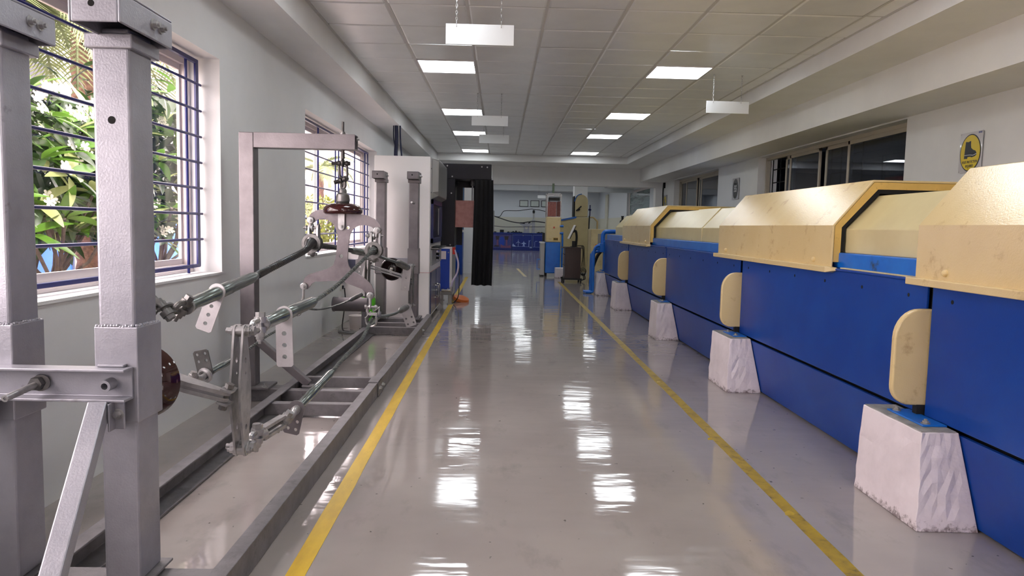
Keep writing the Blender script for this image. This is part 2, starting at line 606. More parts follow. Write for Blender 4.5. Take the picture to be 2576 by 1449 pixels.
CZ = 2.825
XL, YL, T = -0.881, 7.378, 0.6
cols = [-1.48, XL, XL + T, XL + 2 * T, XL + 3 * T, XL + 4 * T, XL + 5 * T, XL + 6 * T, 2.88]
lights = [(0, 0), (0, 5), (0, 9), (0, 14), (4, 0), (4, 5), (4, 9), (4, 14), (0, -5), (4, -5), (0, -9), (4, -9), (0, -14), (4, -14)]
litset = {(i + 1, j) for i, j in lights}
def tile_mesh(wd, ln):
    g = G()
    e, d = 0.008, 0.006
    a, b_ = wd / 2 - e, ln / 2 - e
    a2, b2 = a - 0.016, b_ - 0.016
    g.add([(-a, -b_, d), (a, -b_, d), (a, b_, d), (-a, b_, d), (-a2, -b2, 0), (a2, -b2, 0), (a2, b2, 0), (-a2, b2, 0)],
          [(4, 7, 6, 5), (0, 4, 5, 1), (1, 5, 6, 2), (2, 6, 7, 3), (3, 7, 4, 0), (0, 1, 2, 3)])
    me = g.mesh('ceiling_tile', smooth=False)
    me.materials.append(CEIL)
    return me
tmesh = {}
rt_ = random.Random(3)
back = G()
for i in range(8):
    x0, x1 = cols[i], cols[i + 1]
    if x1 - x0 < 0.05:
        continue
    for j in range(-16, 16):
        y0, y1 = YL + T * j, YL + T * (j + 1)
        y1 = min(y1, 16.7)
        if y1 - y0 < .05 or (i, j) in litset:
            continue
        if j < -7:
            back.box(x0 + .008, x1 - .008, y0 + .008, y1 - .008, CZ, CZ + .006)
            continue
        key = (round(x1 - x0, 3), round(y1 - y0, 3))
        if key not in tmesh:
            tmesh[key] = tile_mesh(*key)
        o = link('ceiling_tile', tmesh[key], None, ceil)
        o.location = ((x0 + x1) / 2, (y0 + y1) / 2, CZ + rt_.uniform(-.001, .001))
        o.rotation_euler = (rt_.gauss(0, .0028), rt_.gauss(0, .004), 0)
bo = back.obj('rear_ceiling_tiles', CEIL, ceil)
bo['kind'] = 'stuff'
gr = G()
for x in cols[1:-1]:
    gr.box(x - .012, x + .012, -2.8, 16.7, CZ + .004, CZ + .03)
for j in range(-16, 16):
    y = YL + T * j
    gr.box(-1.48, 2.88, y - .012, y + .012, CZ + .007, CZ + .028)
gr.obj('ceiling_grid', GRID, ceil)
gr = G()
gr.box(-1.48, -1.455, -2.8, 16.7, CZ - .004, CZ + .01).box(2.855, 2.88, -2.8, 16.7, CZ - .004, CZ + .01).box(-1.48, 2.88, 16.675, 16.7, CZ - .004, CZ + .01)
gr.obj('ceiling_edge_trim', GRID, ceil)

# ------------------------------------------------------------------ ceiling lights
def light_at(x, y, label, z=CZ):
    t = thing('ceiling_light', label, 'light', (x, y, z), 'recessed square ceiling lights', local=True)
    g = G()
    a = .29
    for (x0, x1, y0, y1) in ((-a, a, -a, -a + .012), (-a, a, a - .012, a), (-a, -a + .012, -a + .012, a - .012), (a - .012, a, -a + .012, a - .012)):
        g.box(x0, x1, y0, y1, -.006, .02)
    g.obj('frame', WHITE, t)
    G().box(-a + .012, a - .012, -a + .012, a - .012, -.002, .01).obj('diffuser', LEDM, t)
    return t
nm = {0: 'nearest the camera', 5: 'second in its row from the camera', 9: 'third in its row from the camera', 14: 'the farthest one by the end beam'}
for (i, j) in lights:
    x, y = XL + T * i + .3, YL + T * j + .3
    row = 'left' if i == 0 else 'right'
    if j >= 0:
        lb = 'lit square ceiling light in the %s row, %s' % (row, nm[j])
    else:
        lb = 'lit square ceiling light in the %s row, %s' % (row, {-5: 'overhead just outside the photo', -9: 'overhead above the camera', -14: 'behind the camera by the rear wall'}[j])
    light_at(x, y, lb)
rows_n = ['first row past the opening', 'second row past the opening', 'third row, before the dropped beam', 'fourth row, beyond the dropped beam', 'fifth row', 'last row by the far wall']
for i, y in enumerate((19.8, 22.8, 25.6, 29.2, 32.2, 35.2)):  # most of these lamps are added to brighten the far hall
    for x, n_ in ((-1.2, 'behind the black chamber'), (0.9, 'over the open floor'), (3.2, 'over the yellow machine side')):
        light_at(x, y, 'far hall ceiling light of the added brightening grid %s, %s' % (n_, rows_n[i]), 2.965)

# ------------------------------------------------------------------ floor tapes
def tape(pts, wd, m, label, seedn):
    r = random.Random(seedn)
    g = G()
    vs = []
    n = len(pts)
    for k, (x, y) in enumerate(pts):
        e0, e1 = r.gauss(0, .0016), r.gauss(0, .0016)
        for z in (.0, .0012):
            vs += [(x - wd / 2 + e0, y, z), (x + wd / 2 + e1, y, z)]
    fs = []
    for k in range(n - 1):
        a, b_ = 4 * k, 4 * k + 4
        fs += [(a + 2, a + 3, b_ + 3, b_ + 2), (a, a + 2, b_ + 2, b_), (a + 3, a + 1, b_ + 1, b_ + 3)]
    fs += [(0, 1, 3, 2), (4 * n - 4, 4 * n - 2, 4 * n - 1, 4 * n - 3)]
    g.add(vs, fs)
    return tag(g.obj('floor_tape', m, smooth=False), label, 'floor tape', 'yellow floor marking tapes')
tape([(-.664 - .0058 * (k * .3 - 1), .8 + k * .3) for k in range(54)], .068, TAPE, 'long clean yellow tape line beside the grey test frame', 1)
tape([(1.26 + .0032 * k * .3, .8 + k * .3) for k in range(51)], .062, TAPED, 'long worn yellow tape line with torn edges beside the blue machine', 2)
tape([(0.62 + (k * .25) * -.035, 17.2 + k * .25) for k in range(14)], .07, TAPED, 'short faint yellow tape line through the far opening', 3)
for k, (x, y, s) in enumerate(((1.25, 2.95, .022), (1.225, 4.03, .015), (1.262, 5.55, .016))):
    g = G()
    g.prism([(-s, -.6 * s), (s * .5, -s), (s, .2 * s), (.2 * s, s), (-.8 * s, .5 * s)], (x, y, .0022), X, V((0, 1, .35)), .001)
    tag(g.obj('tape_scrap', TAPED), ['curled scrap of yellow tape nearest the camera on the right tape line', 'small tape flake midway along the right tape line',
                                     'folded tape flake farthest along the right tape line'][k], 'tape scrap', 'peeled flakes of the right tape line')

# ------------------------------------------------------------------ left windows
def left_window(num, y0, y1, z0, z1, thick, thin, mull):
    xg = -1.965
    t = struct(thing('window_%d' % num, 'tall window with blue bars and cream sliding frame, %s' % ({1: 'nearer the camera', 2: 'behind the hanging yoke plate', 7: 'unseen beside the camera, added for front daylight'}[num]), 'window', ((XW + XO) / 2, (y0 + y1) / 2, z0)))
    del t['category']
    # blue grille: one frame plus bars
    g = G()
    for y in thick:
        g.box(xg - .006, xg + .006, y - .021, y + .021, z0 + .04, z1 - .02)
    g.box(xg - .012, xg + .012, thick[0], thick[-1], z1 - .045, z1 - .022).box(xg - .012, xg + .012, thick[0], thick[-1], z0 + .035, z0 + .055)
    gf = g.obj('grille_frame', NAVY, t)
    for y in thin:
        G().cyl((xg - .012, y, z0), (xg - .012, y, z1 - .03), .009, n=8).obj('grille_upright', NAVY, gf)
    for k in range(7):
        z = 2.054 - .1655 * k
        if z0 < z < z1:
            G().cyl((xg + .004, y0 + .005, z), (xg + .004, y1 - .012, z), .0085, n=8).obj('grille_bar', NAVY, gf)
    # cream sliding window
    xa, xb = -2.10, -2.045
    g = G()
    f = .055
    g.box(xa, xb, y0, y0 + f, z0, z1).box(xa, xb, y1 - f, y1, z0, z1).box(xa, xb, y0 + f, y1 - f, z0, z0 + .05).box(xa, xb, y0 + f, y1 - f, z1 - .05, z1)
    g.box(xb, xb + .012, y1 - .03, y1, z0, z1).box(xb, xb + .02, y0, y1, z0, z0 + .02)
    g.obj('window_frame', CREAM, t, bevel=.003)
    edges = [y0 + f] + mull + [y1 - f]
    for k in range(len(edges) - 1):
        a, b_ = edges[k] - .02, edges[k + 1] + .02
        xs = xa + .012 + (k % 2) * .022
        s = .042
        g = G()
        za, zb = z0 + .045, z1 - .045
        g.box(xs, xs + .018, a, a + s, za, zb).box(xs, xs + .018, b_ - s, b_, za, zb).box(xs, xs + .018, a + s, b_ - s, za, za + s).box(xs, xs + .018, a + s, b_ - s, zb - s, zb)
        sash = g.obj('sash', CREAM, t, bevel=.002)
        G().box(xs + .007, xs + .011, a + s - .005, b_ - s + .005, za + s - .005, zb - s + .005).obj('pane', GLASS, sash)
    G().box(XW - .005, XW + .012, y0, y1, z0 - .012, z0 + .002).obj('window_sill', WALL, t)
    return t
left_window(1, *W1, [0.75, 4.755], [1.55, 3.09, 4.63], [2.2, 3.98])
left_window(7, *W0, [-2.85, -.27], [-2.0, -1.2], [-1.5])  # unseen window, added for daylight on the near posts
bw = struct(thing('window_8', 'unseen back wall window behind the camera, added for front light', 'window', (1.4, -3.3, 1.0)))  # unseen window, added to brighten the sides that face the camera
del bw['category']
G().box(.8, 2.0, -3.33, -3.28, 1.0, 1.06).box(.8, 2.0, -3.33, -3.28, 2.04, 2.1).box(.8, .86, -3.33, -3.28, 1.06, 2.04).box(1.94, 2.0, -3.33, -3.28, 1.06, 2.04).obj('window_frame', CREAM, bw)
G().box(.86, 1.94, -3.31, -3.305, 1.06, 2.04).obj('pane', GLASS, bw)

left_window(2, *W2, [6.95, 10.76], [7.91, 8.73, 8.9, 9.1, 9.86, 10.6], [8.16, 9.5])

# ------------------------------------------------------------------ right windows
def right_window(num, y0, y1, segs, openings, lab):
    t = struct(thing('window_%d' % num, lab, 'window', (4.15, (y0 + y1) / 2, 1.1)))
    del t['category']
    z0, z1 = 1.1, 2.335
    xa, xb = 4.12, 4.18
    g = G()
    g.box(xa, xb, y0, y0 + .04, z0, z1).box(xa, xb, y1 - .04, y1, z0, z1).box(xa, xb, y0, y1, z0, z0 + .05).box(xa, xb, y0, y1, z1 - .045, z1)
    g.obj('window_frame', ALUF, t, bevel=.003)
    for k, (a, b_) in enumerate(segs):
        g = G()
        s = .05
        xs = 4.128 + (k % 2) * .024
        za, zb = z0 + .04, z1 - .04
        g.box(xs, xs + .02, a, a + s, za, zb).box(xs, xs + .02, b_ - s, b_, za, zb).box(xs, xs + .02, a, b_, za, za + s).box(xs, xs + .02, a, b_, zb - s, zb)
        sash = g.obj('sash', ALUF, t, bevel=.002)
        G().box(xs + .008, xs + .012, a + s - .005, b_ - s + .005, za + s - .005, zb - s + .005).obj('pane', GLASSD, sash)
    for (a, b_) in openings:
        gf = None
        g = G()
        n = 3
        for i in range(n + 1):
            y = a + (b_ - a) * i / n
            g.box(4.22, 4.232, y - .007, y + .007, z0, z1)
        for k in range(5):
            g.box(4.22, 4.232, a, b_, 1.35 + .2 * k - .007, 1.35 + .2 * k + .007)
        g.obj('grille', GAP, t)
    return t
right_window(3, 7.2, 11.33, [(7.24, 8.68), (8.62, 9.32), (9.42, 10.42), (10.36, 10.62)], [(8.5, 9.3), (10.4, 11.3)], 'sliding window with tinted panes between the safety sign and the 5S sign')
right_window(4, 13.4, 16.8, [(13.78, 15.0), (14.9, 15.25), (15.3, 16.2), (16.15, 16.75)], [(13.45, 13.9)], 'farther sliding window with tinted panes beyond the 5S sign')
t = struct(thing('window_5', 'wide pale glazed window in the far hall side wall', 'window', (5.05, 26.6, 1.0)))
del t['category']
g = G()
g.box(5.08, 5.14, 24.4, 24.55, 1.66, 2.66).box(5.08, 5.14, 28.65, 28.8, 1.66, 2.66).box(5.08, 5.14, 24.4, 28.8, 2.58, 2.66).box(5.08, 5.14, 24.4, 28.8, 1.66, 1.74)
g.obj('window_frame', CREAM, t)
G().box(5.10, 5.11, 24.5, 28.7, 1.7, 2.62).obj('pane', mat('pale_green_glazing', (120, 138, 136), 0.15, col2=(92, 108, 108), vscale=2, stretch=(.3, .3, 5)), t)
struct(G().box(5.14, 5.3, 24.4, 28.8, 1.64, 2.68).obj('wall_far_right_infill', FARW))

# shelves with cartons seen through the right windows
sh = thing('storage_rack', 'dark steel storage rack beyond the tinted right window', 'shelf', (6.2, 8.4, 0))
for y in (7.0, 8.4, 9.8, 11.2):
    for x in (5.9, 6.5):
        G().box(x - .02, x + .02, y - .02, y + .02, 0, 2.4).obj('upright', GAP, sh)
for k, z in enumerate((.5, 1.0, 1.45, 1.85)):
    G().box(5.88, 6.52, 6.98, 11.22, z - .02, z).obj('shelf_board', GALVD, sh)
REDB = mat('red_carton', (170, 40, 34), 0.6)
WHB = mat('white_carton', (200, 196, 188), 0.6)
rb = random.Random(5)
n = 0
for z in (1.0, 1.45, 1.85):
    y = 7.1
    while y < 11.0:
        wd, h = rb.uniform(.25, .4), rb.uniform(.14, .26)
        if rb.random() < .75:
            red = rb.random() < .45
            o = G().box(5.92, 6.4, y, y + wd, z, z + h).obj('carton', REDB if red else WHB, bevel=.004)
            n += 1
            tag(o, '%s carton on the storage rack, %s shelf, place %s from the camera' % ('red' if red else 'pale', {1.0: 'lower', 1.45: 'middle', 1.85: 'top'}[z], ['first', 'second', 'third', 'fourth', 'fifth', 'sixth', 'seventh', 'eighth', 'ninth', 'tenth', 'eleventh', 'twelfth'][min(11, int((y - 7.1) / .34))]), 'carton', 'cartons on the storage rack')
        y += wd + rb.uniform(.04, .12)
ol = thing('added_store_light', 'batten lamp added to brighten the store room beyond the right window', 'light', (5.6, 9.6, 2.7))  # lamp added to brighten the room behind the tinted panes
G().box(5.4, 5.8, 9.0, 10.2, 2.72, 2.76).obj('lamp_body', WHITE, ol)
G().box(5.44, 5.76, 9.02, 10.18, 2.70, 2.72).obj('diffuser', mat('added_store_glow', (240, 244, 255), .5, emit=6), ol)
#SECTION_RIG
# ------------------------------------------------------------------ line-hardware test frame
fr = thing('test_frame', 'long grey steel floor frame with four square posts, left of the aisle', 'test frame', (-1.1, 5.0, 0))
def rail(prof, y0, y1, name='floor_rail'):
    g = G()
    n = len(prof)
    vs = [(x, y0, z) for x, z in prof] + [(x, y1, z) for x, z in prof]
    fs = [(i, (i + 1) % n, n + (i + 1) % n, n + i) for i in range(n)] + [tuple(range(n)), tuple(range(2 * n - 1, n - 1, -1))]
    return g.add(vs, fs).obj(name, STEELP, fr, bevel=.0025, fix=True)
R_ = [(-.878, .1), (-.82, .1), (-.82, .001), (-.878, .001), (-.878, .01), (-.829, .01), (-.829, .091), (-.878, .091)]
L_ = [(-1.365, .1), (-1.425, .1), (-1.425, .001), (-1.325, .001), (-1.325, .012), (-1.416, .012), (-1.416, .091), (-1.365, .091)]
ra = rail(R_, 1.1, 5.02)
rb_ = rail([(x + .004, z) for x, z in R_], 5.03, 8.78)
rail(L_, 1.1, 5.02)
rail(L_, 5.03, 8.78)
g = G().box(-.885, -.812, 4.90, 5.10, .1, .106).box(-.8195, -.812, 4.90, 5.10, .004, .106)
sp = g.obj('splice_plate', STEELP, fr, bevel=.002)
for y in (4.93, 4.96, 5.04, 5.07):
    G().bolt((-.812, y, .055), X, .009, .012).obj('bolt', GALV, sp)
for y, z in ((7.75, .05),):
    G().bolt((-.816, y, z), X, .012, .016).obj('bolt', GALV, rb_)
for y, hw in ((2.165, .06), (4.37, .028), (4.72, .03), (5.13, .02), (7.7, .03), (8.05, .03), (8.47, .05)):
    G().box(-1.414, -.83, y - hw, y + hw, .012, .088).obj('cross_beam', STEELP, fr, bevel=.004)
for x0, y in ((-1.465, 2.165), (-1.107, 2.165)):
    G().box(x0 - .075, x0 + .08, y - .09, y + .09, .1, .108).obj('base_plate', STEELP, fr, bevel=.002)

def post(x0, x1, y0, y1, capx0, capx1, far):
    STEEL = STEELG if far else MATS['grey_painted_steel']
    p = G().box(x0, x1, y0, y1, .106, 1.72).obj('post', STEEL, fr, bevel=.009, seg=3)
    e = .009
    zz = (.61, .905) if far else (.593, .875)
    G().box(x0 - e, x1 + e, y0 - e, y1 + e, *zz).obj('sleeve', STEEL, p, bevel=.004)
    g = G()
    r = random.Random(int(x0 * 1000))
    for k in range(26):   # weld bead round the sleeve top
        t = k / 26
        if t < .5:
            q = (x0 - .002 + (x1 - x0 + .004) * t * 2, y0 - .004)
        else:
            q = (x1 + .004, y0 + (y1 - y0) * (t - .5) * 2)
        g.sphere((q[0], q[1], zz[1] + r.uniform(-.001, .003)), .0055, 6, 4)
    g.obj('weld_bead', STEEL, p)
    c = .013
    G().box(x0 - c, x1 + c, y0 - c, y1 + c + .01, 1.662, 1.703).obj('collar', STEEL, p, bevel=.004)
    yf = y0 - .15
    cap = G()
    z0, z1 = 1.697, 1.782
    yb = y1 + .02
    h = .007
    cap.box(capx0, capx1, yf, yb, z1 - h, z1).box(capx0, capx0 + h, yf, yb, z0, z1 - h).box(capx1 - h, capx1, yf, yb, z0, z1 - h).box(capx0 + h, capx1 - h, yf, yf + h, z0, z1 - h).box(capx0 + h, capx1 - h, yb - h, yb, z0, z1 - h)
    co = cap.obj('post_cap', STEEL, p, bevel=.004)
    cx = capx0 + (capx1 - capx0) * .45
    G().cyl((cx, yf - .0006, (z0 + z1) / 2 + .004), (cx, yf + .003, (z0 + z1) / 2 + .004), .0085, n=20).obj('bolt_hole', HOLE, p)
    for yy in (y0 + .03, y0 + .075):
        G().bolt((capx1, yy, 1.74), X, .011, .014).obj('cap_bolt', GALV, p)
    return p
pB = post(-1.16, -1.053, 2.1, 2.232, -1.135, -1.0, False)
pA = post(-1.518, -1.412, 2.1, 2.232, -1.482, -1.347, False)
pC = post(-1.437, -1.33, 8.4, 8.53, -1.46, -1.325, True)
pD = post(-1.058, -.948, 8.4, 8.53, -1.065, -.935, True)
G().cyl((-1.107, 2.0994, 1.465), (-1.107, 2.103, 1.465), .011, n=20).obj('bolt_hole', HOLE, pB)
G().cyl((-1.0, 8.402, 1.43), (-1.02, 8.33, 1.438), .012, n=10).obj('peg', GALV, pD)
for x0 in (-1.383, -1.003):
    bp_ = G().box(x0 - .09, x0 + .09, 8.33, 8.60, .088, .106).obj('base_plate', STEELP, fr, bevel=.002)
    for dx in (-.07, .07):
        G().bolt((x0 + dx, 8.36, .106), Z, .012, .016).obj('bolt', GALV, bp_)
# channels across each pair of posts
g = G()
prof = [(2.09, .666), (2.035, .666), (2.035, .674), (2.081, .674), (2.081, .752), (2.035, .752), (2.035, .76), (2.09, .76)]
n = len(prof)
g.add([(-1.62, y, z) for y, z in prof] + [(-1.057, y, z) for y, z in prof],
      [(i, (i + 1) % n, n + (i + 1) % n, n + i) for i in range(n)] + [tuple(range(n)), tuple(range(2 * n - 1, n - 1, -1))])
ch = g.obj('cross_channel', STEEL, fr, bevel=.002, fix=True)
G().box(-1.15, -1.075, 2.07, 2.092, .7605, .768).obj('weld_plate', STEEL, ch, bevel=.002)
g = G().cyl((-1.315, 2.08, .712), (-1.31, 2.066, .712), .024, n=18).cyl((-1.315, 2.066, .712), (-1.315, 2.047, .712), .02, n=6)
g.obj('nut', GALVD, ch)
G().cyl((-1.315, 2.08, .712), (-1.318, 1.93, .7), .0095, n=12).ring((-1.318, 1.93, .7), (-1.318, 1.926, .6997), .0095, .004, 12).obj('threaded_rod', GALV, ch)
G().ring((-1.115, 2.082, .712), (-1.115, 2.04, .711), .017, .0095, 16).obj('pipe_stub', STEEL, ch)
g = G().box(-1.44, -.95, 8.53, 8.58, .70, .79)
g.obj('cross_channel', STEEL, fr, bevel=.004)
# raking braces at the near posts
for (xt, xb) in ((-1.128, -.965), (-1.49, -1.38)):
    br = G().bar((xt, 2.035, .655), (xb, 1.33, .05), .05, .05).obj('brace', STEEL, fr, bevel=.004)
    pl = G().box(xt + .03, xt + .062, 2.05, 2.058, .585, .665).box(xt + .03, xt + .036, 2.02, 2.1, .585, .665).obj('brace_bracket', STEEL, br, bevel=.002)
    G().bolt((xt + .046, 2.05, .63), -Y, .011, .014).obj('brace_bolt', GALV, br)

# ------------------------------------------------------------------ gallows stand
ga = thing('gallows_stand', 'grey steel gallows with long arm, standing between window and test frame', 'stand', (-1.65, 4.78, 0))
GY = 4.79
G().box(-1.80, -1.43, GY - .06, GY + .06, .0, .085).obj('base_beam', STEELP, ga, bevel=.004)
bpl = G().box(-1.76, -1.50, GY - .1, GY + .1, .085, .1).obj('base_plate', STEELP, ga, bevel=.003)
for dx in (-1.73, -1.53):
    G().bolt((dx, GY - .08, .1), Z, .012, .016).obj('bolt', GALV, bpl)
G().box(-1.695, -1.6, GY - .05, GY + .05, .1, 1.757).obj('upright_post', STEELG, ga, bevel=.005)
arm = G()
h = .006
ya, yb = GY - .05, GY + .05
arm.box(-1.599, -.948, ya, ya + h, 1.66, 1.757).box(-1.599, -.948, yb - h, yb, 1.66, 1.757).box(-1.599, -.948, ya + h, yb - h, 1.66, 1.66 + h).box(-1.599, -.948, ya + h, yb - h, 1.757 - h, 1.757)
ao = arm.obj('arm', STEELG, ga, bevel=.002)
G().box(-.99, -.984, ya + h, yb - h, 1.666, 1.75).obj('arm_end_dark_plate', GALVD, ao)  # added recessed plate, dark for the shaded inside of the open arm
G().bolt((-.955, yb - .012, 1.735), X, .01, .012).obj('bolt', GALV, ao)
G().bar((-1.60, GY, .40), (-1.26, GY, .108), .05, .05, up=Y).obj('brace', STEELG, ga, bevel=.004)
G().box(-1.30, -1.2, GY - .03, GY + .03, .089, .104).obj('brace_foot', STEELP, ga, bevel=.003)

# ------------------------------------------------------------------ hardware helpers
def shackle(g, c, d, b, w, l, r):
    """bow shackle: pin centre c, bow towards d, pin along b, inside width w, length l"""
    c, d, b = V(c), V(d).normalized(), V(b).normalized()
    pts = [c + b * w / 2]
    for k in range(3):
        pts.append(c + b * w / 2 + d * l * (k + 1) / 4)
    for k in range(1, 10):
        a = pi * k / 10
        pts.append(c + d * (l * .75 + sin(a) * w * .55) + b * cos(a) * w / 2)
    for k in range(3):
        pts.append(c - b * w / 2 + d * l * (3 - k) / 4)
    pts.append(c - b * w / 2)
    g.tube(pts, r, 8)
    for s_ in (1, -1):
        e = c + b * s_ * w / 2
        g.cyl(e - b * r, e + b * r, r * 2.1, n=14)
    g.cyl(c - b * (w / 2 + r * 4), c + b * (w / 2 + r * 2.2), r * .95, n=10)
    g.cyl(c + b * (w / 2 + r), c + b * (w / 2 + r * 2.6), r * 1.7, n=6)
    g.cyl(c - b * (w / 2 + r), c - b * (w / 2 + r * 2.4), r * 1.7, n=6)
    return g

def taper_tube(g, p0, p1, prof, n=24):
    """lathe along p0-p1 with prof [(t, r)]"""
    p0, p1 = V(p0), V(p1)
    L_ = (p1 - p0).length
    g.lathe([(r, t * L_) for t, r in prof], p0, p1 - p0, n)
    return g

def tongue(name, base, down, side, w, l, th, holes, parent, rr, m=None):
    """ring plus flat drilled tongue plate hanging from a clamp tube"""
    base, down, side = V(base), V(down).normalized(), V(side).normalized()
    poly = []
    for k in range(13):
        a = pi * k / 12
        poly.append((-cos(a) * w * .5, sin(a) * w * .5 * 1.0))
    poly = [(x, y) for x, y in poly] + [(w * .5, -l + .008), (w * .5 - .008, -l), (-w * .5 + .008, -l), (-w * .5, -l + .008)]
    g = G()
    nrm = side.cross(-down).normalized()
    g.prism(poly, base - nrm * th / 2, side, -down, th, holes)
    return g.obj(name, m or PADM, parent, bevel=0)

# ------------------------------------------------------------------ suspension insulator
HX = -1.036
si = thing('suspension_insulator', 'brown porcelain disc insulator hanging from the gallows arm on a rod and shackles', 'insulator', (HX, GY, 1.3))
G().cyl((HX, GY, 1.60), (HX, GY, 1.842), .0085, n=12).obj('hanging_rod', DARKST, si)
G().cyl((HX, GY, 1.757), (HX, GY, 1.77), .017, n=6).cyl((HX, GY, 1.77), (HX, GY, 1.778), .014, n=12).obj('rod_nut', GALVD, si)
g = G().cyl((HX, GY, 1.655), (HX, GY, 1.605), .011, .013, n=12).torus((HX, GY, 1.578), X, .02, .0095, 18, 8)
g.obj('eye_nut', DARKST, si)
g = G()
shackle(g, (HX, GY, 1.574), (.05, 0, -1), X, .05, .095, .0085)
g.cyl((HX - .072, GY, 1.572), (HX - .03, GY, 1.574), .012, n=6)
g.obj('upper_shackle', DARKST, si)
g = G()
shackle(g, (HX + .0, GY, 1.468), (.1, 0, -1), (.9, -.25, .35), .03, .05, .009)
g.cyl((HX - .055, GY - .01, 1.448), (HX - .02, GY, 1.46), .015, n=6)
g.obj('lower_shackle', DARKST, si)
g = G().tube([(HX + .004, GY, 1.45), (HX + .008, GY, 1.425), (HX, GY, 1.4)], .007, 8)
g.obj('ball_pin', DARKST, si)
G().lathe([(.012, .075), (.02, .073), (.026, .06), (.026, .045), (.040, .035), (.046, .0), (.044, -.012), (.038, -.014)], (HX, GY, 1.338), Z, 28).obj('metal_cap', GALVD, si)
G().lathe([(.037, .016), (.042, .01), (.044, 0)], (HX, GY, 1.314), Z, 24).obj('cement_collar', BLACK, si)
G().lathe([(.03, .066), (.05, .064), (.085, .058), (.108, .048), (.120, .036), (.126, .022), (.127, .012), (.124, .001), (.116, -.006), (.108, -.006), (.10, .002), (.09, -.006), (.082, .004), (.07, -.006), (.05, -.002), (.03, -.006)], (HX, GY, 1.252), Z, 40).obj('porcelain_disc', PORC, si)
g = G()
g.prism([(-.021, .09), (.021, .09), (.021, 0), (.018, -.012), (.01, -.02), (0, -.022), (-.01, -.02), (-.018, -.012), (-.021, 0)], (HX - .004, GY - .02, 1.163), X, Z, .008)
g.prism([(-.021, .09), (.021, .09), (.021, 0), (.018, -.012), (.01, -.02), (0, -.022), (-.01, -.02), (-.018, -.012), (-.021, 0)], (HX - .004, GY + .026, 1.163), X, Z, .008)
g.box(HX - .024, HX + .018, GY - .02, GY + .026, 1.243, 1.255)
cl = g.obj('clevis', GALV, si)
G().bolt((HX - .004, GY - .028, 1.165), -Y, .012, .014).obj('clevis_bolt', GALV, cl)

# ------------------------------------------------------------------ hanging yoke plate
yk = thing('yoke_plate', 'wide hourglass-shaped steel yoke plate hanging below the brown disc', 'yoke plate', (-1.05, GY, .92))
c5 = [(290, 1310), (300, 1262), (330, 1215), (400, 1180), (500, 1168), (600, 1183), (690, 1203), (780, 1214), (900, 1216), (1000, 1232), (1090, 1275), (1150, 1335), (1172, 1400)]
c6 = [(1172, 155), (1155, 178), (1120, 178), (1098, 160), (1085, 138), (1050, 112), (1005, 98), (950, 92), (900, 100), (850, 125), (812, 168), (792, 215), (780, 300), (770, 400), (765, 530), (780, 590), (812, 640), (900, 688), (1000, 758), (1055, 815), (1082, 880), (1090, 950), (1070, 985), (1030, 985), (1012, 955), (990, 912), (940, 867), (830, 826), (745, 800), (730, 776), (620, 775), (500, 780), (380, 787), (335, 812), (305, 855), (280, 882), (235, 880), (212, 845), (230, 795), (252, 738), (290, 704), (400, 668), (520, 628), (590, 588), (620, 500), (632, 400), (642, 260), (640, 195), (600, 95), (540, 45), (475, 28), (410, 36), (365, 66), (345, 84), (310, 82), (290, 55)]
px = [(720 + x * .20704, 300 + y * .20704) for x, y in c5] + [(720 + x * .20704, 560 + y * .20704) for x, y in c6]
SC = GY / 1819.0
poly = [((u - 1259.0) * SC, -(v - 574.0) * SC) for u, v in px]
hol = [(860.2, 584.8, .011), (879, 586.5, .011), (862.5, 658, .013)]
hl = [((u - 1259.0) * SC, -(v - 574.0) * SC, r) for u, v, r in hol]
g = G().prism([(x, y) for x, y in reversed(poly)], (0, GY + .008, 1.19), X, Z, .016, hl)
plate = g.obj('plate', PLATE, yk, ang=30) if False else g.obj('plate', PLATE, yk)
def yp(u, v):
    return V(((u - 1259.0) * SC, GY, 1.19 - (v - 574.0) * SC))
yb_ = [yp(787, 570), yp(952, 592), yp(770, 735), yp(936, 755)]
for q in yb_:
    G().ring(q - Y * .014, q - Y * .008, .024, .014, 20).obj('boss', PLATE, plate)

# ------------------------------------------------------------------ conductors
def conductor(name, label, near, tube_n, mid, clampp, mid2, tube_f, far, r, mat_c, lobes, pitch, bulge=None):
    """rope through the suspension clamp, dead-end tubes at both ends"""
    t = thing('conductor_line', label, 'cable', tuple(V(clampp)), 'strung conductor cables')
    pts = smoothpath([tube_n] + mid + [clampp] + mid2 + [tube_f], 14)
    rr = []
    cp = V(clampp)
    for p in pts:
        d = (p - cp).length
        q = r
        if bulge:
            q = r + (bulge - r) * max(0, 1 - d / .16) ** 1.3 if d < .16 else r
            if d < .02:
                q = bulge * .98
        rr.append(q)
    G().tube(pts, r, 8 * lobes if lobes < 9 else 4 * lobes, lobes=lobes, amp=.16, pitch=pitch, rr=rr).obj('cable', mat_c, t)
    return t

def bolt_at(p, d, r, l, parent, name='bolt'):
    return G().bolt(p, d, r, l).obj(name, GALV, parent)

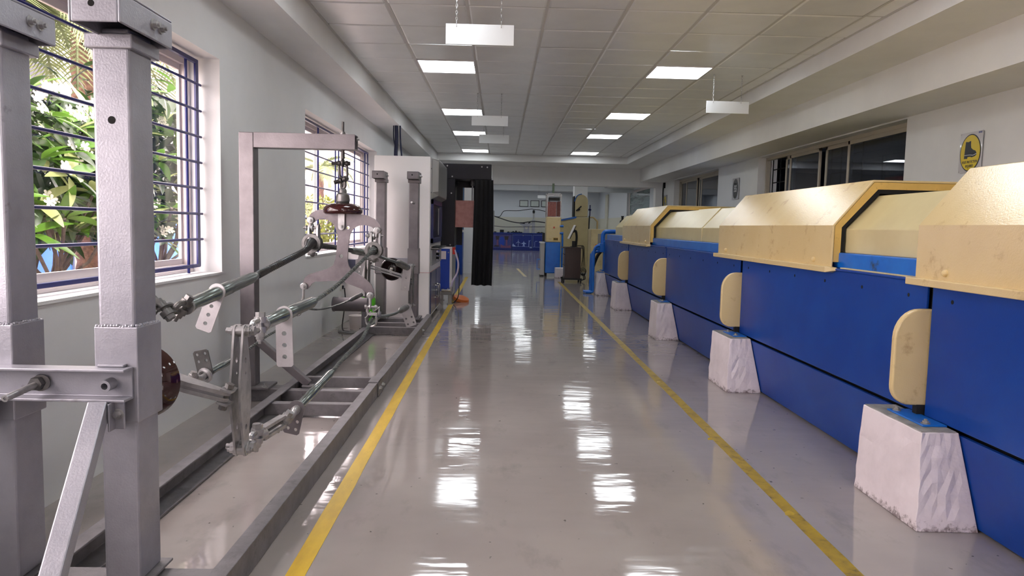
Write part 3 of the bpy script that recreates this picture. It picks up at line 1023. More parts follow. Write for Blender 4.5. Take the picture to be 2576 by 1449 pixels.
def big_clamp(t, c, along, hang, R):
    """ring clamp round an armoured cable, two cheek plates and a twisted link up to the yoke boss"""
    c, hang = V(c), V(hang)
    a = V(along).normalized()
    side = a.cross(Z).normalized()
    g = G().ring(c - a * .028, c + a * .028, R + .014, R - .004, 28).ring(c - a * .034, c - a * .026, R + .02, R + .002, 28).ring(c + a * .026, c + a * .034, R + .02, R + .002, 28)
    g.sphere(c - Z * (R + .022), .022, 12, 8, 1.2)
    g.cyl(c - Z * (R + .03) - side * .03, c - Z * (R + .03) + side * .03, .009, n=10)
    cl = g.obj('suspension_clamp', GALVD, t)
    for s_ in (-1, 1):
        b = c + side * s_ * .028 + Z * (R + .012)
        G().prism([(-.03, -.03), (.03, -.03), (.034, .03), (.022, .066), (0, .074), (-.022, .066), (-.034, .03)], b + side * .005, a, Z, .012).obj('cheek_plate', GALV, cl)
    p = c + Z * (R + .058)
    G().bolt(p + side * .036, side, .012, .016).bolt(p - side * .036, -side, .012, .016).cyl(p - side * .04, p + side * .04, .008, n=10).obj('clamp_bolt', GALV, cl)
    l = G()
    l.torus(hang - Y * .018, Y, .016, .009, 18, 8)
    l.tube([hang - Y * .018 - Z * .014, hang - Y * .016 - Z * .04, (hang + p) / 2 - Y * .008, p + Z * .02], .011, 10)
    l.torus(p, side, .018, .009, 18, 8)
    lk = l.obj('twisted_link', GALV, t)
    G().bolt(hang - Y * .026, -Y, .012, .014).obj('link_bolt', GALV, lk)

def saddle_clamp(t, c, along, hang, s=1.0, fork=True):
    c, hang = V(c), V(hang)
    a = V(along).normalized()
    side = a.cross(Z).normalized()
    up = side.cross(a)
    g = G()
    for sd in (-1, 1):
        pts = []
        for k in range(9):
            u = (k - 4) / 4
            pts.append(c + a * u * .075 * s + side * sd * (.022 + .010 * abs(u)) * s + up * (.006 * cos(u * pi) + .012) * s)
        for k in range(8):
            g.bar(pts[k], pts[k + 1], .006 * s, .03 * s, up)
    pts = [c + side * .034 * s + up * .02 * s - a * .06 * s]
    for k in range(9):
        q = pi * k / 8
        pts.append(c - a * .06 * s + side * cos(q) * .032 * s - up * (.006 + sin(q) * .032) * s)
    pts.append(c - side * .034 * s + up * .02 * s - a * .06 * s)
    g.tube(pts, .007 * s, 8)
    g.box(*sorted((c.x - .03 * s, c.x + .03 * s)), c.y - .03 * s, c.y + .03 * s, c.z + .018 * s, c.z + .03 * s)
    cl = g.obj('saddle_clamp', GALV, t)
    if fork:
        top = hang - Y * .018 - Z * .075
        f = G()
        for sd in (-1, 1):
            f.tube([top + X * sd * .018, top + X * sd * .02 - Z * .03, c + X * sd * .036 * s + Z * .07, c + X * sd * .034 * s + Z * .02], .0085, 8)
        f.cyl(top - X * .035, top + X * .05, .008, n=10).cyl(top + X * .03, top + X * .045, .014, n=6).cyl(top - X * .035, top - X * .022, .014, n=6)
        f.obj('fork_strap', GALV, cl)
        l = G().torus(hang - Y * .018, Y, .016, .009, 18, 8).tube([hang - Y * .018 - Z * .014, hang - Y * .018 - Z * .045, top], .010, 10).torus(top, X, .012, .008, 14, 8)
    else:
        l = G().torus(hang - Y * .018, Y, .016, .009, 18, 8).tube([hang - Y * .018 - Z * .014, (hang + c) / 2 - Y * .012 + X * .012, c + Z * .02], .009, 10)
    lk = l.obj('eye_link', GALV, t)
    G().bolt(hang - Y * .026, -Y, .012, .014).obj('link_bolt', GALV, lk)

def deadend(t, p0, p1, r, name='dead_end_tube', m=ALU, eye=True):
    g = taper_tube(G(), p0, p1, [(0, r * .7), (.01, r * 1.02), (.03, r * 1.02), (.04, r * .96), (.30, r * .96), (.305, r), (.55, r), (.556, r * .94), (.88, r * .94), (.97, r * .6), (1.0, r * .42)])
    o = g.obj(name, m, t)
    if eye:
        d = (V(p0) - V(p1)).normalized()
        G().cyl(V(p0) - d * .004, V(p0) + d * .012, r * 1.1, n=22).obj('tube_collar', GALV, o)
    return o

# upper far-side-of-frame line (window side, upper)
p_n, p_e = V((-1.289, 2.994, .831)), V((-1.261, 3.785, .907))
tc = V(yp(790, 627)) + V((0, .0, 0))
t1 = conductor('conductor_line', 'thick dark armoured cable on the window side, upper of the two', None, p_e, [(-1.258, 3.883, .919), (-1.245, 4.237, .962), (-1.232, 4.60, 1.008)], tuple(tc), [(-1.25, 5.2, 1.018), (-1.28, 5.867, .983)], (-1.298, 6.335, .951), None, .021, CABLED, 12, .16, bulge=.042)
deadend(t1, p_n, p_e, .031)
tongue('terminal_tongue', (-1.278, 3.285, .865), (-.062, 0, -.17), (.17, 0, -.062), .075, .19, .009, [(0, -.07, .009), (0, -.112, .009), (0, -.154, .009)], t1, .03)
big_clamp(t1, tc, (.02, 1, .02), yb_[0], .042)
fe = deadend(t1, (-1.35, 7.415, .882), (-1.298, 6.335, .951), .033)
tongue('terminal_tongue', (-1.335, 7.1, .89), (-.05, 0, -.2), (.2, 0, -.05), .075, .24, .009, [(0, -.08, .01), (0, -.13, .01), (0, -.18, .01)], t1, .03)
g = G()
shackle(g, (-1.292, 2.97, .832), (-.02, -1, .02), (.5, .1, .8), .04, .07, .012)
shackle(g, (-1.312, 2.84, .834), (.1, 1, 0), (.6, -.05, -.7), .036, .07, .0115)
shackle(g, (-1.335, 2.77, .838), (0, 1, 0), (.1, .0, 1), .032, .05, .0095)
g.obj('shackle', GALVD, t1)

# upper aisle-side line
p_n, p_e = V((-.969, 2.962, .767)), V((-.918, 3.629, .798))
tc = V(yp(944, 641))
t2 = conductor('conductor_line', 'bright stranded cable on the aisle side, upper of the two', None, p_e, [(-.89, 3.995, .849), (-.862, 4.396, .931)], tuple(tc), [(-.852, 5.1, .962), (-.878, 5.9, .89)], (-.897, 6.367, .851), None, .0125, CABLE, 7, .14, bulge=.036)
deadend(t2, p_n, p_e, .030)
tongue('terminal_tongue', (-.951, 3.2, .779), (.02, 0, -1), (1, 0, .02), .073, .235, .010, [(0, -.085, .0105), (0, -.138, .0105), (0, -.19, .0105)], t2, .03)
big_clamp(t2, tc, (0, 1, .0), yb_[1], .036)
deadend(t2, (-.952, 7.55, .735), (-.897, 6.367, .851), .034, m=GALVD)
tongue('terminal_tongue', (-.945, 7.42, .74), (-.02, 0, -.2), (.2, 0, -.02), .085, .235, .009, [(0, -.10, .011), (0, -.2, .011)], t2, .03)
g = G()
shackle(g, (-.972, 2.945, .767), (-.1, -1, 0), (0, .1, 1), .04, .07, .012)
shackle(g, (-.985, 2.785, .766), (.05, 1, 0), X, .034, .06, .0115)
g.cyl((-.972, 2.94, .735), (-.972, 2.94, .69), .007, n=8).cyl((-.972, 2.94, .725), (-.972, 2.94, .708), .016, n=6)
g.obj('shackle', GALV, t2)

# lower window-side line
p_n, p_e = V((-1.321, 3.265, .491)), V((-1.313, 3.671, .504))
tc = V(yp(757, 795))
t3 = conductor('conductor_line', 'thin smooth cable on the window side, lower of the two', None, p_e, [(-1.306, 4.024, .538), (-1.298, 4.412, .563)], tuple(tc), [(-1.301, 5.199, .563), (-1.317, 5.766, .522)], (-1.336, 6.472, .497), None, .0085, CABLE, 6, .12)
deadend(t3, p_n, p_e, .016)
tongue('terminal_tongue', (-1.325, 3.262, .497), (-.22, 0, 1), (1, 0, .22), .068, .105, .008, [(-.018, -.055, .007), (.018, -.055, .007), (-.018, -.087, .007), (.018, -.087, .007)], t3, .02, GALVD)
G().torus((-1.322, 3.25, .487), (0.2, 1, .2), .024, .012, 20, 8).obj('tube_collar', GALV, t3)
saddle_clamp(t3, tc, (0, 1, 0), yb_[2], .85, fork=False)
deadend(t3, (-1.352, 7.077, .489), (-1.336, 6.472, .497), .02, m=GALVD)
g = G()
g.tube([(-1.322, 3.25, .487), (-1.322, 3.21, .483), (-1.325, 3.16, .492)], .014, 10)
shackle(g, (-1.325, 3.11, .5), (.0, 1, -.1), (.35, 0, .9), .026, .05, .0085)
shackle(g, (-1.345, 2.80, .515), (.05, 1, -.05), X, .026, .05, .008)
g.tube([(-1.34, 2.86, .513), (-1.328, 3.08, .502)], .008, 8)
g.obj('shackle', GALV, t3)

# lower aisle-side line
p_n, p_e = V((-.934, 3.36, .318)), V((-.891, 3.884, .389))
tc = V(yp(943, 812))
t4 = conductor('conductor_line', 'grey stranded cable on the aisle side, lower, ending in a turnbuckle', None, p_e, [(-.871, 4.116, .428), (-.842, 4.47, .480)], tuple(tc), [(-.837, 5.245, .517), (-.862, 5.8, .46), (-.885, 6.25, .42)], (-.899, 6.531, .402), None, .0125, CABLE, 7, .13)
deadend(t4, p_n, p_e, .0225)
saddle_clamp(t4, tc, (.05, 1, .15), yb_[3], 1.05, fork=True)
tongue('terminal_tongue', (-.938, 3.345, .318), (-.22, 0, -1), (1, 0, -.22), .075, .125, .008, [(-.018, -.062, .008), (.018, -.062, .008), (-.018, -.1, .008), (.018, -.1, .008)], t4, .02, STEELG)
G().torus((-.944, 3.285, .300), (0.9, .25, -.55), .031, .0145, 22, 10).tube([(-.934, 3.355, .318), (-.94, 3.315, .309)], .02, 10).obj('eye', GALV, t4)
g = G()
shackle(g, (-.957, 3.225, .293), (.08, 1, .08), (.55, 0, .83), .036, .055, .0115)
g.obj('shackle', GALV, t4)
a, b_ = V((-.962, 3.215, .293)), V((-.973, 2.955, .308))
g = G()
d = (b_ - a).normalized()
for s_ in (-1, 1):
    g.bar(a + Z * s_ * .021, b_ + Z * s_ * .021, .032, .014, Z)
g.cyl(b_ - d * .012, b_ + d * .035, .027, .016, n=16).cyl(a + d * .004, a - d * .03, .025, .015, n=14)
tb = g.obj('turnbuckle_body', GALV, t4)
G().cyl(a + d * .02, b_ - d * .02, .008, n=10).obj('turnbuckle_screw', GALVD, tb)
g = G()
shackle(g, (-.975, 2.905, .316), (-.12, -1, 0), (.1, 0, 1), .036, .055, .012)
shackle(g, (-.986, 2.772, .312), (.1, 1, 0), X, .034, .055, .0115)
g.cyl((-.975, 2.90, .345), (-.975, 2.90, .368), .017, n=6)
g.obj('shackle', GALV, t4)
deadend(t4, (-.95, 7.55, .33), (-.899, 6.531, .402), .03, m=GALVD)
tongue('terminal_tongue', (-.948, 7.35, .33), (.35, 0, -1), (1, 0, .35), .11, .19, .008, [(-.03, -.1, .011), (.03, -.1, .011), (-.03, -.16, .011), (.03, -.16, .011)], t4, .02)

# ------------------------------------------------------------------ spreader yokes (vertical plates) and horizontal bars
def vyoke(x, y, zt, zb, label, m=GALV, s=1.0):
    t = thing('spreader_yoke', label, 'yoke', (x, y, (zt + zb) / 2), 'paired vertical yoke plates')
    h = (zt - zb) / 2
    c = (zt + zb) / 2
    for k, dx in enumerate((-.017, .017)):
        poly = []
        for a in range(7):
            q = pi * a / 6
            poly.append((.019 * cos(q), h + .004 + .019 * sin(q)))
        poly += [(-.058, .05), (-.058, -.05)]
        for a in range(7):
            q = pi + pi * a / 6
            poly.append((.019 * cos(q), -h - .004 + .019 * sin(q)))
        poly += [(.058, -.05), (.058, .05)]
        G().prism(poly, (x + dx - .004, y, c), Y, Z, .008, [(0, .12, .011), (0, -.14, .011), (0, .07, .006)]).obj('yoke_cheek', m, t)
    for z in (zt, zb):
        g = G().bolt((x + .022, y, z), X, .013, .015).bolt((x - .022, y, z), -X, .013, .02).cyl((x - .03, y, z), (x + .03, y, z), .008, n=10)
        g.ring((x - .012, y, z), (x + .012, y, z), .018, .008, 16)
        g.obj('pin_bolt', GALV, t)
    return t
vyoke(-.985, 2.75, .77, .305, 'tall tapered pair of steel plates, nearest to the camera on the aisle side')
vyoke(-1.35, 2.72, .838, .51, 'tapered pair of steel plates hidden behind the near right post')
vyoke(-.933, 7.68, .752, .329, 'tapered vertical steel pair at the far end by the aisle-side far post', GALVD)
vyoke(-1.40, 7.68, .818, .417, 'tapered vertical steel pair at the far end nearer the window', GALVD)

def hbar(c, dx, dz, y, front, label):
    """flat spreader bar between the vertical yokes, tilted with them"""
    t = thing('spreader_bar', label, 'yoke bar', tuple(c), 'horizontal spreader bars')
    c = V(c)
    u = V((dx, 0, dz)).normalized()
    L_ = sqrt(dx * dx + dz * dz)
    f = -1 if front else 1
    for k, o in enumerate((-.013, .013)):
        up = Y.cross(u) * -1
        poly = [(-L_, -.016), (-L_ * .9, -.022), (-.06, -.05), (.06, -.05), (L_ * .9, -.022), (L_, -.016), (L_ + .012, 0), (L_, .016), (.0, .02), (-L_, .016), (-L_ - .012, 0)]
        poly = [(x, y_ * (1 if front else -1)) for x, y_ in poly]
        if not front:
            poly.reverse()
        nrm = u.cross(Y)
        G().prism(poly, c + nrm * (o - .0075), u, Y, .015).obj('bar_plate', GALV, t)
    for s_ in (-1, 1):
        e = c + u * s_ * L_
        nrm = u.cross(Y)
        g = G()
        g.cyl(e - nrm * .04, e + nrm * .04, .009, n=10).cyl(e + nrm * .034, e + nrm * .05, .017, n=6).cyl(e - nrm * .034, e - nrm * .052, .016, n=6)
        g.obj('pin_bolt', GALVD, t)
        g = G()
        for q in (-.026, .026):
            g.prism([(-.02, -.03), (.02, -.03), (.024, .0), (.02, .045), (-.02, .045), (-.024, 0)], e + nrm * (q - .003), u, Y * (1 if front else -1), .007 * (1 if front else 1))
        g.obj('clevis', GALV, t)
    return t
hbar((-1.19, 2.66, .597), .185, -.06, 0, True, 'flat steel spreader bar just behind the near porcelain disc')
hbar((-1.165, 7.76, .662), .225, -.065, 0, False, 'flat steel spreader bar crossing in front of the far porcelain disc')

# ------------------------------------------------------------------ tension insulators
def tension(c, sgn, label, m):
    """disc with axis along Y; sgn = +1 when the cap is towards -Y"""
    t = thing('tension_insulator', label, 'insulator', tuple(c), 'horizontal tension disc insulators')
    a = V((0, -sgn, 0))
    G().lathe([(.03, .066), (.05, .062), (.085, .052), (.112, .036), (.124, .018), (.127, .006), (.122, -.004), (.112, -.006), (.106, .004), (.098, -.008), (.09, .006), (.078, -.008), (.068, .006), (.056, -.006), (.046, .004), (.03, .0)], c, a, 44).obj('porcelain_disc', m, t)
    G().lathe([(.044, .06), (.046, .075), (.04, .105), (.026, .115), (.026, .14), (.016, .15)], c, a, 26).obj('metal_cap', GALVD, t)
    G().lathe([(.02, .0), (.024, -.012), (.02, -.03), (.012, -.036), (.012, -.07), (.016, -.085)], c, a, 20).obj('pin', SILV, t)
    return t
ti = tension(V((-1.196, 2.43, .643)), 1, 'glossy brown porcelain disc half hidden behind the near right post', PORC)
G().cyl((-1.196, 2.30, .655), (-1.196, 2.092, .70), .012, n=10).obj('eye_bolt', GALVD, ti)
G().tube([(-1.196, 2.51, .64), (-1.193, 2.6, .612), (-1.19, 2.66, .597)], .012, 10).obj('ball_link', GALV, ti)
tf = tension(V((-1.205, 8.1, .681)), -1, 'dark ribbed disc facing the camera between the two far posts', mat('dark_porcelain', (26, 14, 15), 0.12, coat=.6))
G().cyl((-1.205, 8.24, .69), (-1.205, 8.535, .73), .012, n=10).obj('eye_bolt', GALVD, tf)
G().tube([(-1.205, 8.02, .675), (-1.18, 7.88, .667), (-1.165, 7.76, .662)], .012, 10).obj('ball_link', GALV, tf)
#SECTION_MACHINE
# ------------------------------------------------------------------ long blue and yellow machine
mc = thing('stranding_machine', 'long blue machine with cream yellow hinged hoods along the right side', 'machine', (2.75, 6.7, 0))
gaps = [0.6, 3.10, 5.57, 8.1, 10.5, 12.9]
PX = 1.87
G().box(1.96, 3.56, .62, 12.88, .05, .99).obj('inner_frame', GAP, mc)
rp = random.Random(11)
for k in range(5):
    a, b_ = gaps[k] + .024, gaps[k + 1] - .024
    dx = (.0, .004, .0, .003, .0)[k]
    p = G().box(PX + dx, PX + .014 + dx, a, b_, .405, .985).obj('side_panel', BLUEP, mc, bevel=.004)
    n = 6
    for i in range(n):
        y = a + .14 + (b_ - a - .28) * i / (n - 1)
        G().cyl((PX + dx - .0008, y, .918), (PX + dx + .004, y, .918), .009, n=14).obj('bolt_hole', HOLE, p)
    # inward leaning skirt below the joint
    g = G()
    s0, s1 = (PX + .004, .386), (1.952, .012)
    q = [s0, s1, (s1[0] + .02, s1[1]), (s0[0] + .02, s0[1])]
    g.add([(x, a - .022, z) for x, z in q] + [(x, b_ + .022, z) for x, z in q], [(0, 1, 2, 3), (7, 6, 5, 4), (0, 4, 5, 1), (1, 5, 6, 2), (2, 6, 7, 3), (3, 7, 4, 0)])
    g.obj('skirt_panel', BLUEP, mc, bevel=.002, fix=True)
    G().box(PX - .006, 1.94, a, b_, .985, .997).obj('panel_ledge', BLUEP, mc, bevel=.003)
G().box(1.905, 3.6, .62, 12.88, .997, 1.083).obj('bed_beam', BLUEB, mc, bevel=.006)
g = G().box(1.876, 1.90, 2.6, 3.95, .998, 1.004)
g.obj('rubbed_edge_strip', YELI, mc)

def arch(off, z0):
    return [(1.86 + off, z0), (1.86 + off, 1.235 - off * .2), (2.072 + off * .62, 1.492 - off), (3.438 - off * .62, 1.492 - off), (3.65 - off, 1.235 - off * .2), (3.65 - off, z0)]
def arch_prism(g, o0, o1, y0, y1, z0):
    A, B = arch(o0, z0), arch(o1, z0)
    poly = A + B[::-1]
    n = len(poly)
    m = len(A)
    vs = [(x, y0, z) for x, z in poly] + [(x, y1, z) for x, z in poly]
    fs = [(i, n + i, n + (i + 1) % n, (i + 1) % n) for i in range(n)]
    for i in range(m - 1):
        j = n - 1 - i
        fs.append((i, i + 1, j - 1, j))
        fs.append((n + i + 1, n + i, n + j, n + j - 1))
    return g.add(vs, fs)
for k, (y0, y1) in enumerate(((1.02, 3.20), (4.03, 6.14), (9.0, 11.0))):
    h = arch_prism(G(), 0, .012, y0, y1, 1.0).obj('hood', YEL, mc, bevel=.004, fix=True)
    for (a, b_) in ((y0 + .004, y0 + .02), (y1 - .02, y1 - .004)):
        arch_prism(G(), .0135, .052, a, b_, 1.03).obj('end_frame', YELE, h, fix=True)
        arch_prism(G(), .0525, .075, a + .004, b_ - .004, 1.09).obj('dark_gap_ring', GAP, h, fix=True)  # black ring put in for the shaded gap round the inner cover
    g = G().box(1.822, 1.872, y0 - .01, y1 + .01, .972, 1.004)
    g.add([(1.822, y0 - .01, .972), (1.872, y0 - .01, .972), (1.872, y0 - .055, .985), (1.84, y0 - .04, .98), (1.822, y0 - .01, 1.004), (1.872, y0 - .01, 1.004), (1.872, y0 - .055, 1.0), (1.84, y0 - .04, 1.002)],
          [(0, 3, 2, 1), (4, 5, 6, 7), (0, 4, 7, 3), (3, 7, 6, 2), (2, 6, 5, 1)])
    g.obj('hood_flange', YEL, h, bevel=.003)
    for y in (y0 + .22, y1 - .22):
        G().sphere((1.858, y, 1.035), .016, 12, 8).obj('lug', YEL, h)
    for kk in range(9):
        x = 2.1 + .17 * kk
        G().cyl((x, y0 + .004, 1.448), (x, y0 + .001, 1.448), .007, n=10).obj('rivet', YELE, h)
segs = [(.7, 2.9), (2.9, 4.15), (4.15, 6.1), (6.1, 6.95), (6.95, 7.72), (7.72, 9.3), (9.3, 11.2), (11.2, 12.2)]
for k, (a, b_) in enumerate(segs):
    e = (.0, .006)[k % 2]
    A = [(1.938 + e, 1.083), (1.938 + e, 1.215), (2.115 + e, 1.412 - e), (3.395 - e, 1.412 - e), (3.572 - e, 1.215), (3.572 - e, 1.083)]
    n = len(A)
    g = G().add([(x, a, z) for x, z in A] + [(x, b_, z) for x, z in A], [(i, n + i, n + (i + 1) % n, (i + 1) % n) for i in range(n)] + [tuple(range(n)), tuple(range(2 * n - 1, n - 1, -1))])
    g.obj('inner_cover', YELI, mc, bevel=.004, fix=True)
for y in gaps[1:5]:
    poly = [(0, .0)]
    W_, H_ = .145, .425
    def arc(cx, cz, rx, rz, a0, a1, n=8):
        return [(cx + rx * cos(a0 + (a1 - a0) * i / n), cz + rz * sin(a0 + (a1 - a0) * i / n)) for i in range(n + 1)]
    poly = [(.02, 0)] + arc(-W_ + .085, .085, .085, .085, 1.5 * pi, pi) + arc(-W_ + .11, H_ - .13, .11, .13, pi, .5 * pi) + [(.02, H_)]
    poly = [(x, z) for x, z in poly]
    g = G().prism(poly[::-1], (PX, y + .016, .447), X, Z, .032)
    g.obj('bumper_pad', YEL, mc, bevel=.008, seg=3, fix=True)
    g = G().box(PX + .03, 1.95, y - .03, y + .03, .402, .985).box(PX - .03, 1.9, y - .016, y + .016, .405, .45)
    g.obj('gap_post', GAP, mc)

# whitewashed plinths
def conc_mat():
    m = CONC
    return m
plabels = ['whitewashed concrete plinth nearest the camera under the blue machine', 'second whitewashed concrete plinth from the camera', 'third whitewashed concrete plinth from the camera',
           'fourth whitewashed concrete plinth from the camera', 'farthest whitewashed concrete plinth, beside the blue pipes']
for k, (y0, y1) in enumerate(((2.80, 3.30), (5.24, 5.71), (7.71, 8.09), (10.5, 10.93), (12.74, 13.2))):
    t = thing('plinth', plabels[k], 'plinth', (1.8, (y0 + y1) / 2, 0), 'concrete plinths of the blue machine')
    import bmesh
    bm = bmesh.new()
    xf = 1.700 if k < 4 else 1.74
    q = [(xf, y0 - .01, 0), (1.949, y0 - .015, 0), (1.949, y1 + .01, 0), (xf, y1 + .01, 0), (xf + .012, y0 + .025, .398), (1.868, y0 + .03, .398), (1.868, y1 - .005, .398), (xf + .012, y1 - .005, .398)]
    bv = [bm.verts.new(p) for p in q]
    for f in [(0, 3, 2, 1), (4, 5, 6, 7), (0, 1, 5, 4), (1, 2, 6, 5), (2, 3, 7, 6), (3, 0, 4, 7)]:
        bm.faces.new([bv[i] for i in f])
    bmesh.ops.subdivide_edges(bm, edges=bm.edges[:], cuts=7, use_grid_fill=True)
    rq = random.Random(k)
    for v_ in bm.verts:
        if v_.co.x < 1.86 and v_.co.z > .005:
            ed = 1.0
            v_.co.x += rq.gauss(0, .0022)
            v_.co.y += rq.gauss(0, .0022)
            if v_.co.z < .39:
                v_.co.z += rq.gauss(0, .002)
            else:
                v_.co.z -= abs(rq.gauss(0, .0015))
    me = bpy.data.meshes.new('plinth_block')
    bm.to_mesh(me)
    bm.free()
    blk = link('block', me, CONC, t, bevel=.003)
    G().box(xf + .018, 1.862, y0 + .035, y1 - .012, .396, .4015).obj('cement_cap', CONCT, t, bevel=.001)
    fp = G().box(1.762, 1.864, y0 + .10, y1 - .12, .4017, .409).obj('foot_plate', BLUEB, t, bevel=.002)
    for yy in (y0 + .13, y1 - .15):
        G().bolt((1.79, yy, .409), Z, .012, .012).obj('anchor_bolt', CONCT, fp)

# ------------------------------------------------------------------ blue pipes at the far end of the machine
pp = thing('pipe_assembly', 'bright blue bent pipes and valve block at the far end of the blue machine', 'pipes', (1.75, 13.3, 0))
g = G().tube(smoothpath([(2.2, 13.15, 1.13), (1.95, 13.15, 1.13), (1.89, 13.15, 1.11), (1.87, 13.15, 1.05), (1.87, 13.15, .9)], 5), .04, 12)
g.obj('upper_pipe', BLUEB, pp)
G().box(1.80, 1.97, 13.02, 13.24, .76, .92).cyl((1.76, 13.1, .84), (1.80, 13.1, .84), .05, n=16).box(1.86, 2.0, 13.0, 13.06, .80, .96).obj('valve_block', BLUEB, pp, bevel=.008)
for k, dy in enumerate((0, .09, .18)):
    x = 1.70 - .012 * k
    g = G().tube(smoothpath([(1.82, 13.05 + dy, .88 - .06 * k), (1.76, 13.05 + dy, .875 - .06 * k), (1.715 - .012 * k, 13.05 + dy, .82 - .06 * k), (x, 13.05 + dy, .7), (x, 13.05 + dy, .3), (x, 13.05 + dy, .08), (x - .02, 13.05 + dy, .035), (x - .13, 13.05 + dy, .03)], 5), .024, 10)
    g.obj('drop_pipe', BLUEB, pp)
g = G().box(1.84, 1.95, 12.93, 13.2, .42, .44).box(1.87, 1.9, 12.95, 13.1, .44, .76)
for k in range(4):
    g.box(1.9, 1.98, 12.92, 13.0, .46 + .08 * k, .50 + .08 * k)
g.obj('motor_bracket', BLUEB, pp)
hs = G().tube(smoothpath([(1.86, 13.3, .76), (1.8, 13.35, .66), (1.72, 13.38, .4), (1.69, 13.38, .2), (1.70, 13.35, .03)], 6), .028, 10).obj('rubber_hose', BLACK, pp)
tag(G().lathe([(.03, 0), (.05, .02), (.04, .05), (.02, .06), (.02, .11), (.03, .13)], (2.12, 12.6, 1.28), Z, 16).obj('black_valve_knob', BLACK), 'small black knob at the far end of the yellow hoods', 'knob')
cbx = thing('control_cabinet', 'cream control cabinet with orange lamp behind the blue pipes', 'cabinet', (2.1, 15.0, 0))
G().box(1.86, 2.5, 14.8, 15.3, 0, 1.17).obj('body', mat('dull_cream_enamel', (206, 190, 146), .4, col2=(190, 172, 128), vscale=4, dirt=(160, 140, 104), dscale=8, dlo=.6, dhi=.75), cbx, bevel=.008)
G().box(2.0, 2.24, 14.78, 14.8, .72, 1.08).obj('meter_panel', GREYP, cbx, bevel=.003)
G().cyl((1.97, 14.8, .84), (1.97, 14.73, .84), .024, n=14).obj('orange_lamp', mat('orange_lamp_lens', (240, 140, 40), .2), cbx)
G().cyl((2.09, 14.78, .84), (2.09, 14.765, .84), .03, n=16).obj('dial', GALVD, cbx)

# ------------------------------------------------------------------ signs on the right wall
YSIGN = mat('sign_yellow_print', (214, 190, 36), .25)
INK = mat('sign_black_ink', (24, 24, 26), .3)
INKW = mat('sign_white_ink', (225, 225, 225), .35)
INKB = mat('sign_blue_ink', (40, 70, 150), .35)
NY = V((0, -1, 0))
def text(body, cx, cz, y, x, size, m, parent, name='lettering', sx=1.0, shear=0.0):
    c = bpy.data.curves.new(name, 'FONT')
    c.body = body
    c.size = size
    c.align_x = 'CENTER'
    c.align_y = 'CENTER'
    c.extrude = .0004
    c.offset = size * .018
    c.shear = shear
    c.materials.append(m)
    tmp = bpy.data.objects.new('tmp_text', c)
    me = bpy.data.meshes.new_from_object(tmp)
    bpy.data.objects.remove(tmp)
    me.name = name
    o = bpy.data.objects.new(name, me)
    COL.objects.link(o)
    o.parent = parent
    o.matrix_parent_inverse = Matrix.Translation(-parent.location) if parent.type == 'EMPTY' else Matrix()
    M_ = Matrix((NY * sx, Z, -X)).transposed().to_4x4()
    M_.translation = V((x, y - cx, cz))
    o.matrix_basis = M_
    return o
def ell(a, b_, n=40):
    return [(a * cos(2 * pi * i / n), b_ * sin(2 * pi * i / n)) for i in range(n)]
def foot_sign(label, y, z, s):
    t = thing('wall_sign', label, 'sign', (4.0, y, z), 'oval wall signs')
    x = 3.985
    w_, h_ = .148 * s, .168 * s
    G().box(x, x + .004, y - w_, y + w_, z - h_, z + h_).obj('acrylic_sheet', mat('acrylic_sheet_white', (196, 194, 196), .15, coat=.5) if 'acrylic_sheet_white' not in MATS else MATS['acrylic_sheet_white'], t)
    for a in (-1, 1):
        for b_ in (-1, 1):
            G().cyl((4.0, y + a * (w_ - .01), z + b_ * (h_ - .01)), (x - .002, y + a * (w_ - .01), z + b_ * (h_ - .01)), .004, n=8).obj('stand_off', GALV, t)
    zc = z - .006 * s
    o1 = G().prism(ell(.136 * s, .158 * s), (x - .0012, y, zc), NY, Z, .0008).obj('oval_border', INK, t)
    o2 = G().prism(ell(.127 * s, .149 * s), (x - .0022, y, zc), NY, Z, .0008).obj('oval_face', YSIGN, t)
    boot = [(-.062, .098), (-.030, .092), (.004, .100), (.006, .062), (.012, .040), (.04, .022), (.07, .012), (.083, -.004), (.086, -.022), (.062, -.035), (.02, -.04), (.012, -.034), (-.03, -.034), (-.032, -.048), (-.076, -.046), (-.074, -.022), (-.07, .03), (-.066, .07)]
    G().prism([(a * s, b_ * s) for a, b_ in boot][::-1], (x - .003, y, zc), NY, Z, .0006).obj('boot_print', INK, t)
    G().prism([(a * s, b_ * s) for a, b_ in [(-.072, -.019), (0, -.02), (.04, -.026), (.084, -.016), (.084, -.012), (.04, -.022), (0, -.016), (-.072, -.015)]], (x - .0036, y, zc), NY, Z, .0004).obj('sole_line', INKW, t)
    text('FOOT PROTECTION', 0, zc - .078 * s, y, x - .0032, .030 * s, INK, t, sx=.72, shear=.12)
    text('REQUIRED', 0, zc - .112 * s, y, x - .0032, .030 * s, INK, t, sx=.72, shear=.12)
    for k in range(4):
        G().box(x - .002, x - .001, y - w_ + .012 * s + .012 * k * s, y - w_ + (.018 + .012 * k) * s, z + h_ - .02 * s, z + h_ - .006 * s).obj('maker_mark', INKB, t)
    return t
foot_sign('oval yellow FOOT PROTECTION REQUIRED sign with a black boot, above the nearest hood', 6.165, 1.905, 1.0)
foot_sign('small distant oval yellow boot sign on the last pier by the end beam', 17.62, 1.83, 1.15)
t = thing('wall_sign', 'oval dark grey sign reading 5S on the pier between the tinted windows', 'sign', (4.0, 12.34, 1.91), 'oval wall signs')
x, y, z = 3.985, 12.34, 1.91
G().box(x, x + .004, y - .17, y + .17, z - .18, z + .18).obj('acrylic_sheet', MATS['acrylic_sheet_white'], t)
GINK = mat('sign_grey_ink', (58, 60, 64), .3)
